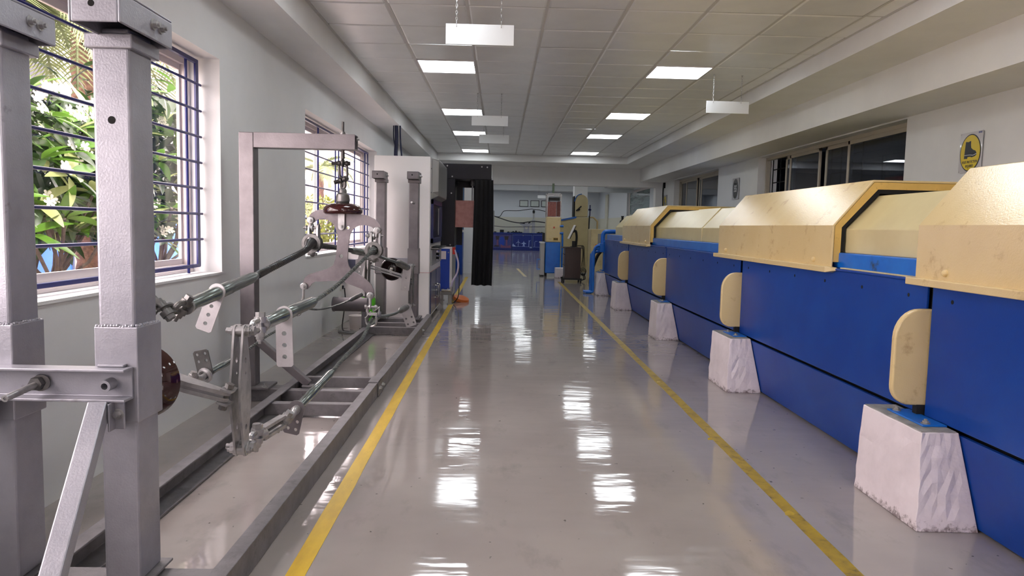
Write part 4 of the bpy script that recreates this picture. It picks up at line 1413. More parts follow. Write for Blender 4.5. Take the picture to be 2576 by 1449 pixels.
for a in (-1, 1):
    for b_ in (-1, 1):
        G().cyl((4.0, y + a * .155, z + b_ * .165), (x - .002, y + a * .155, z + b_ * .165), .005, n=8).obj('stand_off', GALV, t)
G().prism(ell(.135, .168), (x - .0012, y, z), NY, Z, .0008).obj('oval_face', GINK, t)
text('5S', 0, z - .005, y, x - .002, .155, INKW, t, sx=.95)
for (zz, ww, n_) in ((.082, .10, 5), (-.098, .07, 3)):
    for k in range(n_):
        yy = y + ww / 2 - ww * (k + .5) / n_
        G().box(x - .002, x - .0014, yy - ww / n_ * .38, yy + ww / n_ * .38, z + zz - .011, z + zz + .011).obj('small_print', INKW, t)
cd = thing('cable_conduit', 'thin dark cables running down the wall by the end beam', 'cable', (3.97, 17.85, 1.2))
for k, yy in enumerate((17.78, 17.86)):
    G().tube(smoothpath([(3.985, yy, 2.33), (3.98, yy + .03, 2.1), (3.985, yy, 1.7), (3.985, yy, 1.0)], 5), .009, 8).obj('cable', BLACK, cd)
G().box(3.96, 4.0, 17.7, 17.78, 2.2, 2.33).obj('junction_box', GAP, cd)

# ------------------------------------------------------------------ hanging boards
def hang_sign(label, xc, y, zb, wd, h, rz=0.0):
    t = thing('hanging_sign', label, 'sign', (xc, y, zb), 'blank white hanging signs', local=True)
    t.rotation_euler = (0, 0, rz)
    G().box(-wd / 2, wd / 2, -.003, .003, 0, h).obj('board', BOARD, t, bevel=.001)
    top = CZ - zb
    for k, sx in enumerate((-.155, .14)):
        g = G()
        x = sx * wd / .45
        n = int((top - h + .01) / .021)
        g.tube([(x, -.006, h - .018), (x, -.012, h), (x, -.002, h + .016)], .0018, 6).cyl((x, -.006, h - .018), (x, .006, h - .018), .003, n=8)
        for i in range(n + 1):
            z = h + .012 + i * .021
            if z > top - .005:
                break
            g.tube([V((x, 0, z)) + (X if i % 2 else Y) * .0055 * cos(q) + Z * .0125 * sin(q) for q in [2 * pi * j / 10 for j in range(10)]], .0017, 5, closed=True)
        g.obj('chain', GALV, t)
        G().box(x - .008, x + .008, -.006, .006, top - .008, top).obj('ceiling_hook', GALV, t)
    return t
hang_sign('blank white sign on chains nearest the camera, top centre', -.162, 4.93, 2.386, .452, .133, .0)
hang_sign('blank white sign on chains over the blue machine side', 2.374, 7.74, 2.43, .455, .125, .02)
hang_sign('blank white sign below the second left ceiling light', -.158, 9.15, 2.43, .452, .125, .0)
hang_sign('blank white sign farthest away, in front of the last left lights', -.132, 12.0, 2.535, .49, .14, .0)

# ------------------------------------------------------------------ white testing cabinet
tc_ = thing('testing_cabinet', 'tall white testing cabinet with grey hood and dark doors behind the test frame', 'cabinet', (-1.19, 9.65, 0))
cx0, cx1, cy0, cy1 = -1.53, -.856, 8.82, 10.45
G().box(cx0, cx1, cy0, cy1, .04, 2.005).obj('body', WHITE, tc_, bevel=.006)
G().box(cx0 - .0006, cx1 + .0006, cy0 - .0006, cy1 - .2, .60, .604).obj('panel_seam', mat('seam_red', (200, 120, 130), .5), tc_)
for yy in (cy0 + .08, cy1 - .12):
    for xx in (cx0 + .06, cx1 - .06):
        G().cyl((xx, yy, 0), (xx, yy, .04), .03, n=12).obj('foot', BLACK, tc_)
g = G()
poly = [(9.02, 1.60), (9.06, 1.545), (10.32, 1.545), (10.38, 1.60), (10.38, 1.93), (10.32, 1.99), (9.06, 1.99), (9.02, 1.96)]
ix = [(9.0, 1.585), (9.0, 1.50), (10.4, 1.50), (10.4, 1.6), (10.4, 1.95), (10.4, 2.0), (9.0, 2.0), (9.0, 1.98)]
n = len(poly)
g.add([(cx1, y, z) for y, z in ix] + [(cx1 + .085, y, z) for y, z in poly], [(i, (i + 1) % n, n + (i + 1) % n, n + i) for i in range(n)] + [tuple(range(2 * n - 1, n - 1, -1)), tuple(range(n))])
g.obj('display_hood', GREYP, tc_, bevel=.008, fix=True)
for yy, zz in ((8.93, 1.87), (8.93, 1.58)):
    G().bolt((cx1, yy, zz), X, .006, .005).obj('screw', GALVD, tc_)
wf = G().box(cx1, cx1 + .03, 8.95, 9.0, .96, 1.5).box(cx1, cx1 + .03, 10.2, 10.3, .96, 1.5).box(cx1, cx1 + .03, 8.95, 10.3, .96, 1.02).box(cx1, cx1 + .03, 8.95, 10.3, 1.44, 1.5).obj('viewing_frame', mat('dark_blue_enamel', (20, 26, 84), .3), tc_, bevel=.003)
G().box(cx1 + .002, cx1 + .012, 9.0, 10.2, 1.02, 1.44).obj('viewing_glass', DKBLU, wf)
for yy in (9.1, 9.9):
    G().box(cx1 + .012, cx1 + .018, yy, yy + .02, 1.05, 1.41).obj('guide_rail', GREYP, wf)
G().box(cx1, cx1 + .1, 8.98, 10.25, .885, .90).obj('keyboard_shelf', GALVD, tc_, bevel=.004)
kb = tag(G().box(cx1 + .01, cx1 + .095, 9.1, 9.6, .9012, .918).obj('keyboard', BLACK, bevel=.004), 'black keyboard on the shelf of the white testing cabinet', 'keyboard')
cp = G().box(cx1, cx1 + .02, 8.95, 10.35, .68, .875).obj('control_panel', GREYP, tc_, bevel=.004)
G().box(cx1 + .02, cx1 + .024, 9.5, 9.95, .72, .85).obj('switch_plate', DKBLU, cp)
for zz in (.75, .80):
    for yy in (9.6, 9.8):
        G().cyl((cx1 + .024, yy, zz), (cx1 + .05, yy, zz), .016, n=14).obj('switch_knob', BLACK if yy < 9.7 else GALV, cp)
for (a, b_) in ((8.92, 9.58), (9.64, 10.32)):
    d = G().box(cx1, cx1 + .016, a, b_, .08, .60).obj('door', mat('slate_door', (62, 66, 98), .25) if 'slate_door' not in MATS else MATS['slate_door'], tc_, bevel=.004)
    yy = b_ - .1 if a < 9 else a + .1
    G().tube([(cx1 + .016, yy, .24), (cx1 + .055, yy, .245), (cx1 + .055, yy, .395), (cx1 + .016, yy, .40)], .008, 8).obj('handle', SILV, d)
G().lathe([(.10, 0), (.10, .06), (.092, .06), (.088, .02), (.0, .02)], (-1.16, 9.6, 2.005), Z, 28).obj('exhaust_collar', SILV, tc_)
cy_ = thing('cable_drop', 'dark blue cable bundle dropping from the beam behind the white cabinet', 'cable', (-1.5, 10.6, 2.0))
for k, (xx, r) in enumerate(((-1.53, .028), (-1.475, .012), (-1.57, .008))):
    G().tube(smoothpath([(xx, 10.62, 2.60), (xx + .005, 10.62, 2.4), (xx + .03 * k, 10.60, 2.15), (xx + .05, 10.6, 1.95), (xx + .06, 10.6, 1.6)], 5), r, 8).obj('cable', mat('dark_blue_cable', (24, 30, 60), .5) if 'dark_blue_cable' not in MATS else MATS['dark_blue_cable'], cy_)

# ------------------------------------------------------------------ black chamber with curtain
bc = thing('black_chamber', 'black cantilevered machine head with open window frame over the aisle edge', 'machine', (-.6, 11.1, 0))
y0, y1 = 10.8, 11.5
g = G()
fx0, fx1, oz = -.935, -.150, 1.868
G().box(fx0, -.682, y0, y1, .875, oz).obj('left_column', NVBLK, bc, bevel=.006)
G().box(fx0, fx1, y0, y1, oz, 2.095).obj('head_beam', NVBLK, bc, bevel=.006)
G().box(fx1, fx1 + .012, y0 + .03, y1 - .03, oz + .02, 2.07).obj('side_cover', BOARD, bc, bevel=.004)
G().box(-.682, -.60, y1 - .02, y1, .875, oz).box(-.43, fx1, y1 - .02, y1, 1.0, oz).box(-.60, -.43, y1 - .02, y1, 1.78, oz).obj('back_plate', NVBLK, bc)
for (xx, zz) in ((-.80, 2.06), (-.29, 2.055), (-.21, 2.05), (-.725, 1.905), (-.735, 1.66), (-.74, .895)):
    G().cyl((xx, y0, zz), (xx, y0 - .006, zz), .011, n=12).obj('screw', GALV, bc)
G().lathe([(.03, 0), (.034, .01), (.034, .06), (.028, .085)], (-.435, 11.0, 1.783), Z, 20).obj('chuck', GALVD, bc)
G().cyl((-.432, 11.0, 1.783), (-.432, 11.0, 1.56), .011, n=10).obj('spindle', GALV, bc)
st = thing('chamber_stand', 'blue and white steel cabinet stand under the black chamber', 'cabinet', (-.8, 11.1, 0))
G().box(-.935, -.70, 10.82, 11.5, .14, .873).obj('body', GREYP, st, bevel=.005)
dr_ = G().box(-.925, -.71, 10.80, 10.82, .16, .865).obj('front_panel', WHITE, st, bevel=.004)
G().box(-.90, -.745, 10.794, 10.80, .2, .835).obj('blue_door', BLUEC, dr_, bevel=.003)
G().box(-.893, -.80, 10.790, 10.794, .68, .80).obj('paper_label', mat('pinkish_paper', (226, 214, 218), .6), dr_)
for zz in (.78, .235):
    G().cyl((-.765, 10.794, zz), (-.765, 10.788, zz), .01, n=12).obj('screw', GALV, dr_)
for (xx, yy) in ((-.735, 10.84), (-.735, 11.45), (-.91, 11.45), (-.91, 10.84)):
    lg = G().box(xx - .028, xx + .028, yy - .028, yy + .028, .012, .14).obj('leg', GREYP, st, bevel=.003)
    G().box(xx - .045, xx + .045, yy - .045, yy + .045, 0, .012).obj('foot_plate', GREYP, lg)
G().box(-.93, -.705, 10.79, 10.815, .16, .2).obj('cross_rail', GREYP, st, bevel=.003)
hz = thing('drain_hose', 'pale lilac hose with red cap curving down the blue stand', 'hose', (-.66, 10.8, .3))
G().tube(smoothpath([(-.672, 10.78, .82), (-.645, 10.78, .74), (-.615, 10.78, .62), (-.63, 10.78, .48), (-.69, 10.77, .36), (-.715, 10.77, .26)], 7), .014, 10).obj('tube', mat('lilac_pvc', (208, 196, 222), .35), hz)
G().cyl((-.683, 10.79, .86), (-.68, 10.785, .755), .022, n=14).obj('red_cap', mat('red_plastic', (214, 52, 44), .35), hz)
G().cyl((-.715, 10.77, .27), (-.715, 10.77, .2), .02, n=12).cyl((-.715, 10.77, .215), (-.82, 10.77, .215), .018, n=12).cyl((-.82, 10.77, .215), (-.86, 10.77, .215), .026, n=12).obj('pipe_elbow', SILV, hz)
tag(G().lathe([(.0, 0), (.1, .0), (.13, .03), (.12, .07), (.05, .095), (0, .1)], (-.60, 11.25, 0), V((.25, -.2, 1)), 18).obj('orange_cover', mat('orange_plastic', (214, 110, 40), .5)), 'orange plastic cover lying on the floor by the stand', 'cover')
tag(G().tube(smoothpath([(-.665, 11.52, .75), (-.63, 11.3, .5), (-.61, 11.0, .3), (-.615, 10.9, .12), (-.68, 10.9, .02), (-.72, 10.95, .012)], 7), .007, 8).obj('power_cable', BLACK), 'thin black power cable hanging beside the blue stand', 'cable')
# curtain
cu = G()
nx, nz = 60, 14
top, bot = 1.862, .30
vs = []
for side in (0, 1):
    for j in range(nz + 1):
        zz = top + (bot - top) * j / nz
        tfl = j / nz
        for i in range(nx + 1):
            u = i / nx
            xx = (-.402 + u * (.285 + .004 * j / nz)) + (.012 * (1 - tfl) - .018 * tfl) * (1 - u) + .012 * u * sin(tfl * 3)
            yy = 10.775 + .016 * sin(u * 26 + tfl * 1.4) * (.35 + .65 * tfl) + .008 * sin(u * 61 + 2) * tfl + side * .006
            vs.append((xx, yy, zz + .006 * sin(u * 17) * tfl))
fs = []
o2 = (nx + 1) * (nz + 1)
for j in range(nz):
    for i in range(nx):
        a = j * (nx + 1) + i
        fs.append((a, a + nx + 1, a + nx + 2, a + 1))
        fs.append((o2 + a, o2 + a + 1, o2 + a + nx + 2, o2 + a + nx + 1))
for i in range(nx):
    fs.append((i, i + 1, o2 + i + 1, o2 + i))
    a = nz * (nx + 1) + i
    fs.append((a + 1, a, o2 + a, o2 + a + 1))
cu.add(vs, fs)
tag(cu.obj('curtain', CLOTH), 'long black cloth curtain hanging from the black chamber over the aisle', 'curtain')
pk = G().box(-.682, -.374, 10.985, 11.01, 1.158, 1.562)
tag(pk.obj('hanging_plate', PINK, bevel=.004), 'square copper pink plate hanging on a spindle in the black chamber', 'plate')
#SECTION_FAR
# ------------------------------------------------------------------ machines by the far opening
cm = thing('column_machine', 'narrow upright machine with blue base, cream middle and copper windings behind clear cover', 'machine', (1.28, 17.9, 0))
x0, x1, y0, y1 = 1.10, 1.46, 17.42, 17.9
for xx in (x0 + .03, x1 - .03):
    for yy in (y0 + .04, y1 - .04):
        G().cyl((xx, yy, 0), (xx, yy, .08), .018, n=10).obj('leg', BLACK, cm)
G().box(x0, x1, y0, y1, .08, .83).obj('base_cover', BLUEB, cm, bevel=.02)
G().box(x0 + .002, x1 - .002, y0, y1, .832, 1.44).obj('middle_cover', YEL, cm, bevel=.02)
G().box(x0 + .17, x0 + .30, y0 - .006, y0, .87, .94).obj('vent_frame', YELE, cm, bevel=.003)
for k in range(4):
    G().box(x0 + .19 + .026 * k, x0 + .207 + .026 * k, y0 - .009, y0 - .006, .88, .93).obj('vent_slot', GAP, cm)
G().cyl((x0 + .19, y0, 1.185), (x0 + .19, y0 - .02, 1.185), .02, n=14).obj('red_button', mat('red_button', (190, 50, 20), .3), cm)
g = G()
for xx in (x0 + .015, x1 - .015):
    for yy in (y0 + .015, y1 - .015):
        g.box(xx - .012, xx + .012, yy - .012, yy + .012, 1.44, 2.0)
g.box(x0, x1, y0, y0 + .025, 1.975, 2.0).box(x0, x1, y1 - .025, y1, 1.975, 2.0).box(x0, x0 + .025, y0, y1, 1.975, 2.0).box(x1 - .025, x1, y0, y1, 1.975, 2.0).box(x0, x1, y0, y0 + .02, 1.93, 1.95)
g.obj('top_frame', GALV, cm)
COPPER = mat('copper_winding', (196, 110, 96), .4, .3, col2=(170, 84, 74), vscale=22, dirt=(220, 170, 160), dscale=30)
G().box(x0 + .03, x0 + .24, y0 + .08, y1 - .08, 1.45, 1.80).obj('copper_plate', COPPER, cm, bevel=.004)
for k in range(4):
    G().cyl((x0 + .265 + .022 * k, y0 + .15, 1.45), (x0 + .265 + .022 * k, y0 + .15, 1.80 + .02 * (k % 2)), .011, n=8).obj('copper_rod', COPPER, cm)
G().cyl((x0 + .05, y0 + .15, 1.865), (x1 - .04, y0 + .15, 1.865), .04, n=16).obj('black_roller', BLACK, cm)
G().box(x0 + .03, x1 - .03, y0 + .002, y0 + .006, 1.45, 1.93).obj('clear_cover', ACRYL, cm)
g = G()
for zz in (1.22, 1.05):
    g.cyl((x1, y0 + .03, zz), (x1 + .06, y0 + .03, zz), .03, n=12).cyl((x1 - .03, y0 - .02, zz), (x1 + .03, y0 - .02, zz), .022, n=10)
g.obj('valve', BLUEB, cm)
G().tube(smoothpath([(x1 + .04, y0 + .05, 1.03), (x1 + .045, y0 + .05, .8), (x1 + .045, y0 + .05, .3), (x1 + .06, y0 + .05, .1)], 4), .024, 10).obj('side_pipe', BLUEB, cm)
G().box(1.235, 1.285, 17.55, 17.6, 2.0, 2.24).obj('cable_riser', mat('green_grey_tray', (104, 120, 96), .6), cm)
t = thing('side_cabinet', 'slim pale grey cabinet with blue bracket left of the column machine', 'cabinet', (1.03, 17.9, 0))
G().box(.985, 1.085, 17.5, 17.95, .03, .80).obj('body', GREYP, t, bevel=.004)
G().box(.97, 1.09, 17.48, 17.96, .80, .83).obj('top', BOARD, t, bevel=.004)
G().box(.985, 1.08, 17.5, 17.9, 0, .03).obj('plinth_foot', BLACK, t)
G().box(1.02, 1.08, 17.47, 17.52, .84, 1.05).obj('black_relay', BLACK, t)
g = G().box(.90, .985, 17.5, 17.54, .40, .42).box(.90, .985, 17.5, 17.54, .16, .18).box(.90, .915, 17.5, 17.54, .18, .40)
g.obj('blue_bracket', BLUEB, t)
blk = tag(G().box(1.32, 1.545, 16.95, 17.3, 0, .235).obj('plinth', CONC, bevel=.006), 'low whitewashed concrete block between the column machine and the monitor cart', 'plinth')

ym = thing('drum_machine', 'tall cream yellow machine with arched drum head behind the monitor cart', 'machine', (1.9, 19.2, 0))
ya_, yb2 = 18.6, 19.6
poly = [(1.55, .04), (2.26, .04), (2.26, 1.46), (1.95, 1.46), (1.93, 1.44), (1.55, 1.36)]
G().prism(poly, (0, yb2, 0), X, Z, yb2 - ya_).obj('body', YELI, ym, bevel=.01)
G().prism([(1.53, 1.352), (1.93, 1.432), (1.95, 1.475), (1.92, 1.475), (1.53, 1.392)], (0, ya_ + .2, 0), X, Z, .24).obj('blue_edge', BLUEB, ym)
hd = []
for k in range(17):
    a = pi * k / 16
    hd.append((2.075 + .165 * cos(a), 1.86 + .18 * sin(a)))
hd = [(2.24, 1.47)] + hd + [(1.91, 1.47)]
G().prism(hd, (0, ya_ + .55, 0), X, Z, .5).obj('arched_head', YELI, ym, bevel=.02)
hd2 = [(1.885 + (x - 1.91) * 0, z) for x, z in []]
G().box(1.875, 1.907, ya_ + .1, ya_ + .5, 1.47, 2.0).obj('dark_side', GAP, ym, bevel=.01)
g = G()
for k in range(12):
    a = pi * .5 + pi * .5 * k / 12
    a2 = pi * .5 + pi * .5 * (k + 1) / 12
    g.bar((2.075 + .178 * cos(a), ya_ + .06, 1.86 + .193 * sin(a)), (2.075 + .178 * cos(a2), ya_ + .06, 1.86 + .193 * sin(a2)), .02, .03, Y)
g.obj('blue_rim', BLUEB, ym)
g = G().cyl((2.0, ya_ + .05, 1.66), (2.0, ya_ - .05, 1.66), .03, n=12).bar((1.93, ya_ - .04, 1.62), (2.06, ya_ - .04, 1.74), .03, .045, Y)
g.obj('black_handle', BLACK, ym)
g = G().cyl((2.26, ya_ + .1, 1.66), (2.33, ya_ + .1, 1.66), .025, n=10).cyl((2.30, ya_ + .1, 1.5), (2.30, ya_ + .1, 1.78), .014, n=8)
g.obj('blue_lever', NAVY, ym)
G().tube(smoothpath([(2.285, ya_ + .05, 1.5), (2.28, ya_ + .05, 1.2), (2.275, ya_ + .05, .6), (2.28, ya_ + .05, .1)], 4), .016, 8).obj('black_cable', BLACK, ym)
g = G().tube([(2.28, ya_ + .1, 1.46), (2.40, ya_ + .1, 1.46), (2.50, ya_ + .1, 1.36), (2.50, ya_ + .1, 1.16)], .026, 6)
g.obj('guard_loop', YEL, ym)

# ------------------------------------------------------------------ computer cart
ct = thing('computer_cart', 'dark brown rolling computer cart on castors beside the aisle', 'cart', (1.575, 15.9, 0))
G().box(1.36, 1.80, 15.66, 16.12, .745, .765).obj('cart_top', BROWN, ct, bevel=.003)
G().box(1.42, 1.765, 15.70, 15.72, .07, .745).obj('front_panel', BROWN, ct, bevel=.003)
G().box(1.745, 1.765, 15.72, 16.1, .07, .745).obj('side_panel', BROWN, ct, bevel=.003)
G().box(1.42, 1.44, 15.72, 16.1, .07, .745).obj('side_panel', BROWN, ct, bevel=.003)
for zz in (.10, .36, .60):
    G().box(1.40, 1.745, 15.72, 16.1, zz, zz + .016).obj('shelf', BROWN, ct)
g = G().box(1.37, 1.80, 15.68, 15.72, .055, .09).box(1.37, 1.80, 16.08, 16.12, .055, .09)
g.obj('base_bar', BLACK, ct, bevel=.003)
for xx in (1.40, 1.77):
    for yy in (15.68, 16.1):
        c_ = G().cyl((xx - .016, yy, .028), (xx + .016, yy, .028), .028, n=16).obj('castor_wheel', BLACK, ct)
        G().box(xx - .02, xx + .02, yy - .012, yy + .012, .03, .06).obj('castor_fork', BLACK, c_)
mo = thing('monitor', 'slim computer monitor seen edge-on, tilted back on a black stand', 'monitor', (1.60, 15.9, .765))
M1, M2 = V((1.50, 15.9, .945)), V((1.635, 15.9, 1.245))
d = (M2 - M1).normalized()
nrm = V((-d.z, 0, d.x))
G().bar(M1, M2, .34, .016, up=nrm).obj('screen_panel', WHITE, mo, bevel=.003)
G().bar(M1 + d * .01 - nrm * .016, M2 - d * .01 - nrm * .016, .32, .018, up=nrm).obj('rear_housing', BLACK, mo, bevel=.004)
G().tube(smoothpath([M1 * .45 + M2 * .55 - nrm * .03, (1.655, 15.9, 1.12), (1.68, 15.9, 1.0), (1.675, 15.9, .86), (1.665, 15.9, .775)], 6), .025, 10).obj('stand_neck', BLACK, mo)
G().box(1.555, 1.70, 15.80, 16.0, .766, .778).obj('stand_foot', BLACK, mo, bevel=.004)
tag(G().box(1.57, 1.64, 15.74, 15.79, .766, .90).obj('speaker', BLACK, bevel=.006), 'small black speaker on the cart under the monitor', 'speaker')
tag(G().box(1.445, 1.50, 15.75, 16.05, .377, .58).obj('computer_tower', WHITE, bevel=.006), 'slim white computer unit on the middle shelf of the brown cart', 'computer')
cc = thing('cart_cables', 'tangle of black cables hanging at the right of the brown cart', 'cable', (1.83, 15.9, .1))
for k in range(4):
    xk = 1.805 + .016 * k
    G().tube(smoothpath([(1.68 + .03 * k, 15.98, .79), (xk, 15.95, .78), (xk + .02, 15.9 + .02 * k, .55), (xk - .01 + .015 * k, 15.88, .28), (xk + .03, 15.86, .16), (xk + .05, 15.9, .07), (xk, 15.95, .012 + .01 * k)], 5), .006, 6).obj('cable', BLACK, cc)
for k in range(3):
    G().torus((1.84, 15.84 + .02 * k, .20 + .02 * k), (.3, 1, .1), .055 + .008 * k, .006, 20, 6).obj('cable_coil', BLACK, cc)

# ------------------------------------------------------------------ far hall
FYC = 36.0
NAVC = mat('counter_navy', (10, 36, 120), .35)
for k, xa in enumerate((-2.1, -1.75, -1.4, -.4, .6, 1.6, 2.6)):
    if k < 2:
        continue
    lb = {3: 'blue counter unit with a pinkish picture panel, far hall', 4: 'blue counter unit printed with windmill and jet outlines, far hall', 5: 'blue counter unit printed with a lamp arch, far hall'}.get(k, ['blue counter unit at the far wall, outermost behind the black chamber', 'blue counter unit at the far wall, second behind the black chamber', 'blue counter unit at the far wall, third behind the black chamber', '', '', '', 'blue counter unit at the far wall behind the yellow drum machine'][k])
    t = thing('counter_unit', lb, 'counter', (xa + .5, FYC + .4, 0), 'blue display counter units')
    G().box(xa + .003, xa + .997, FYC, FYC + .8, 0, .84).obj('body', BLUEC if False else NAVC, t, bevel=.006)
    f = FYC - .012
    if k == 3:
        pn = G().box(xa + .06, xa + .97, f, FYC, .1, .76).obj('picture_panel', mat('picture_print', (44, 60, 130), .3, col2=(70, 64, 120), vscale=2.6, dirt=(30, 50, 130), dscale=4, dlo=.5, dhi=.65), t)
        for (cx, cz, w0, w1, h) in ((xa + .27, .60, .10, .06, .2), (xa + .72, .60, .11, .07, .2)):
            G().prism([(-w1, -h / 2), (w1, -h / 2), (w0, h / 2), (-w0, h / 2)], (cx, f - .002, cz), X, Z, .002).obj('dark_shape', mat('print_dark', (44, 38, 44), .4) if 'print_dark' not in MATS else MATS['print_dark'], pn)
        G().prism(ell(.13, .25, 24), (xa + .49, f - .002, .42), X, Z, .002).obj('blue_oval', BLUEC, pn)
        G().prism([(-.18, -.03), (.05, -.03), (.09, .03), (-.14, .04)], (xa + .28, f - .003, .2), X, Z, .002).obj('dark_shape', MATS['print_dark'], pn)
        PKP = mat('print_pink', (112, 72, 108), .4)
        G().prism([(-.3, -.08), (.2, -.08), (.2, .06), (0, .0), (-.15, .02), (-.3, .1)], (xa + .73, f - .0025, .2), X, Z, .002).obj('pink_shape', PKP, pn)
        for cx in (xa + .27, xa + .72):
            G().prism([(-.04, -.15), (.05, -.15), (.04, .15), (-.03, .15)], (cx, f - .0022, .37), X, Z, .002).obj('pink_shape', PKP, pn)
    else:
        G().box(xa + .04, xa + .97, f, FYC, .08, .79).obj('front_panel', NAVC, t, bevel=.004)
    PRW = mat('print_pale_blue', (150, 170, 220), .4) if 'print_pale_blue' not in MATS else MATS['print_pale_blue']
    def flat(poly, cx, cz, nm_, w_=0):
        G().prism(poly, (cx, f - .004, cz), X, Z, .003).obj(nm_, PRW, t, fix=True)
    def stroke(pts, w_, nm_):
        g = G()
        for a, b_ in zip(pts[:-1], pts[1:]):
            g.bar((a[0], f - .003, a[1]), (b_[0], f - .003, b_[1]), .003, w_, V((b_[1] - a[1], 0, -(b_[0] - a[0]))))
        g.obj(nm_, PRW, t)
    if k == 4:
        stroke([(.905, .2), (.905, .44)], .022, 'windmill_mast')
        flat([(-.014, 0), (0, .15), (.014, 0)], .905, .43, 'windmill_blade')
        flat([(.0, .02), (-.12, -.075), (-.105, -.085), (.01, 0)], .9, .43, 'windmill_blade')
        flat([(.0, .02), (.12, -.075), (.105, -.085), (-.01, 0)], .91, .43, 'windmill_blade')
        flat([(0, .12), (.025, .04), (.12, -.005), (.12, -.03), (.03, -.03), (.055, -.16), (.02, -.16), (0, -.11), (-.02, -.16), (-.055, -.16), (-.03, -.03), (-.12, -.03), (-.12, -.005), (-.025, .04)], 1.18, .36, 'jet_print')
        flat([(-.09, -.04), (.09, -.04), (.04, .02), (-.02, .05), (-.03, .11), (-.06, .06), (-.09, .05)], .70, .24, 'train_print')
        stroke([(.65, .195), (1.58, .19)], .012, 'base_line')
        stroke([(1.43, .19), (1.445, .5)], .03, 'mast_print')
        flat([(-.03, .05), (0, 0), (.1, .05), (0, -.04)], 1.44, .48, 'leaf_print')
        stroke([(.62, .16), (.62, .77), (1.585, .77), (1.585, .16)], .008, 'border_line')
        flat([(-.09, 0), (0, .03), (.01, .07), (.03, .03), (.1, .0), (.03, -.012), (0, -.012)], 1.53, .14, 'plane_print')
        G().cyl((1.143, f, .745), (1.143, f - .03, .745), .022, n=12).obj('door_knob', SILV, t)
    if k == 5:
        stroke([(1.725, .19), (1.725, .42), (1.75, .47), (1.86, .475)], .016, 'lamp_arch_print')
        stroke([(1.64, .16), (1.64, .77), (2.58, .77)], .008, 'border_line')
        stroke([(1.65, .19), (2.5, .19)], .012, 'base_line')
G_top = tag(G().box(-1.42, 3.62, FYC - .03, FYC + .84, .842, .872).obj('worktop', mat('blue_counter_top', (28, 60, 150), .25), bevel=.006), 'long dark blue worktop along the far hall counter', 'worktop')
# hardware lying on the worktop
rh = random.Random(21)
spots = [(-.30, .10, .05), (-.02, .20, .14), (.35, .12, .06), (.52, .26, .08), (.68, .22, .11), (.85, .20, .07), (.98, .12, .05), (1.84, .18, .06), (2.02, .14, .06)]
hn = ['black fitting at the curtain end of the far worktop', 'small black box on the far worktop', 'first small black clamp right of the black box', 'low black clamp pair on the far worktop', 'peaked black clamp in the middle of the far worktop',
      'rounded black clamp right of the peaked one', 'small black clamp before the grey yoke plate', 'black fitting right of the grey stand', 'last black fitting beside the column machine']
for k, (xx, w_, h_) in enumerate(spots):
    if k == 1:
        o = G().box(xx, xx + w_, FYC + .2, FYC + .4, .873, .873 + h_).box(xx + .03, xx + w_ - .03, FYC + .19, FYC + .2, .89, .86 + h_).obj('black_box', BLACK, bevel=.004)
    else:
        g = G()
        pts = [(-w_ / 2, 0), (w_ / 2, 0), (w_ / 2, h_ * .35), (w_ * .2, h_ * .55), (.02, h_), (-.03, h_), (-w_ * .2, h_ * .5), (-w_ / 2, h_ * .45)]
        g.prism(pts, (xx + w_ / 2, FYC + .3, .873), X, Z, .08).cyl((xx - .02, FYC + .25, .9), (xx + w_ + .02, FYC + .25, .9), .014, n=8)
        o = g.obj('clamp_fitting', BLACK)
    tag(o, hn[k], 'fitting', 'hardware samples on the far worktop')
t = thing('display_stand', 'grey post stand carrying black cables above the far worktop', 'stand', (1.655, FYC + .35, .873))
G().box(1.58, 1.73, FYC + .3, FYC + .4, .873, 1.55).obj('lower_post', STEEL, t, bevel=.004)
G().box(1.615, 1.695, FYC + .31, FYC + .39, 1.55, 1.86).obj('upper_post', GREYP, t, bevel=.004)
G().lathe([(.05, 0), (.06, .05), (.06, .13), (.03, .16)], (1.655, FYC + .35, 1.86), Z, 14).obj('black_insulator', BLACK, t)
t = thing('display_yoke', 'grey hourglass yoke plate standing on the far worktop', 'yoke plate', (1.3, FYC + .35, .873))
g = G().prism([(-.17, 0), (.17, 0), (.14, .08), (.13, .33), (.3, .44), (.3, .5), (.1, .5), (-.12, .5), (-.34, .46), (-.34, .42), (-.14, .33), (-.13, .08)], (1.31, FYC + .36, .873), X, Z, .03, [(0, .10, .06), (0, .26, .075), (0, .18, .085)][1:2])
g.obj('plate', STEEL, t)
G().cyl((1.22, FYC + .34, 1.35), (1.0, FYC + .34, 1.38), .03, n=10).cyl((1.4, FYC + .34, 1.36), (1.5, FYC + .34, 1.42), .03, n=10).obj('top_clamp', BLACK, t)
t = thing('display_stand', 'pale post stand beside the black curtain above the far worktop', 'stand', (-.34, FYC + .35, .873))
G().box(-.40, -.30, FYC + .3, FYC + .4, .873, 1.95).obj('post', GREYP, t, bevel=.004)
def farcable(label, pts, r):
    tag(G().tube(smoothpath(pts, 8), r, 8).obj('display_cable', BLACK), label, 'cable', 'black cables strung over the far worktop')
yy = FYC + .35
farcable('upper black cable curving over the far worktop', [(-.33, yy, 1.68), (-.05, yy, 1.66), (.12, yy, 1.9), (.3, yy, 1.965), (.9, yy, 1.98), (1.5, yy, 2.07), (1.655, yy, 2.06), (2.0, yy, 2.02), (2.3, yy, 1.95)], .016)
farcable('middle black cable drooping over the far worktop', [(-.33, yy - .03, 1.68), (0, yy - .03, 1.58), (.5, yy - .03, 1.43), (1.0, yy - .03, 1.37), (1.4, yy - .03, 1.43), (1.7, yy - .08, 1.46), (2.3, yy - .03, 1.40)], .024)
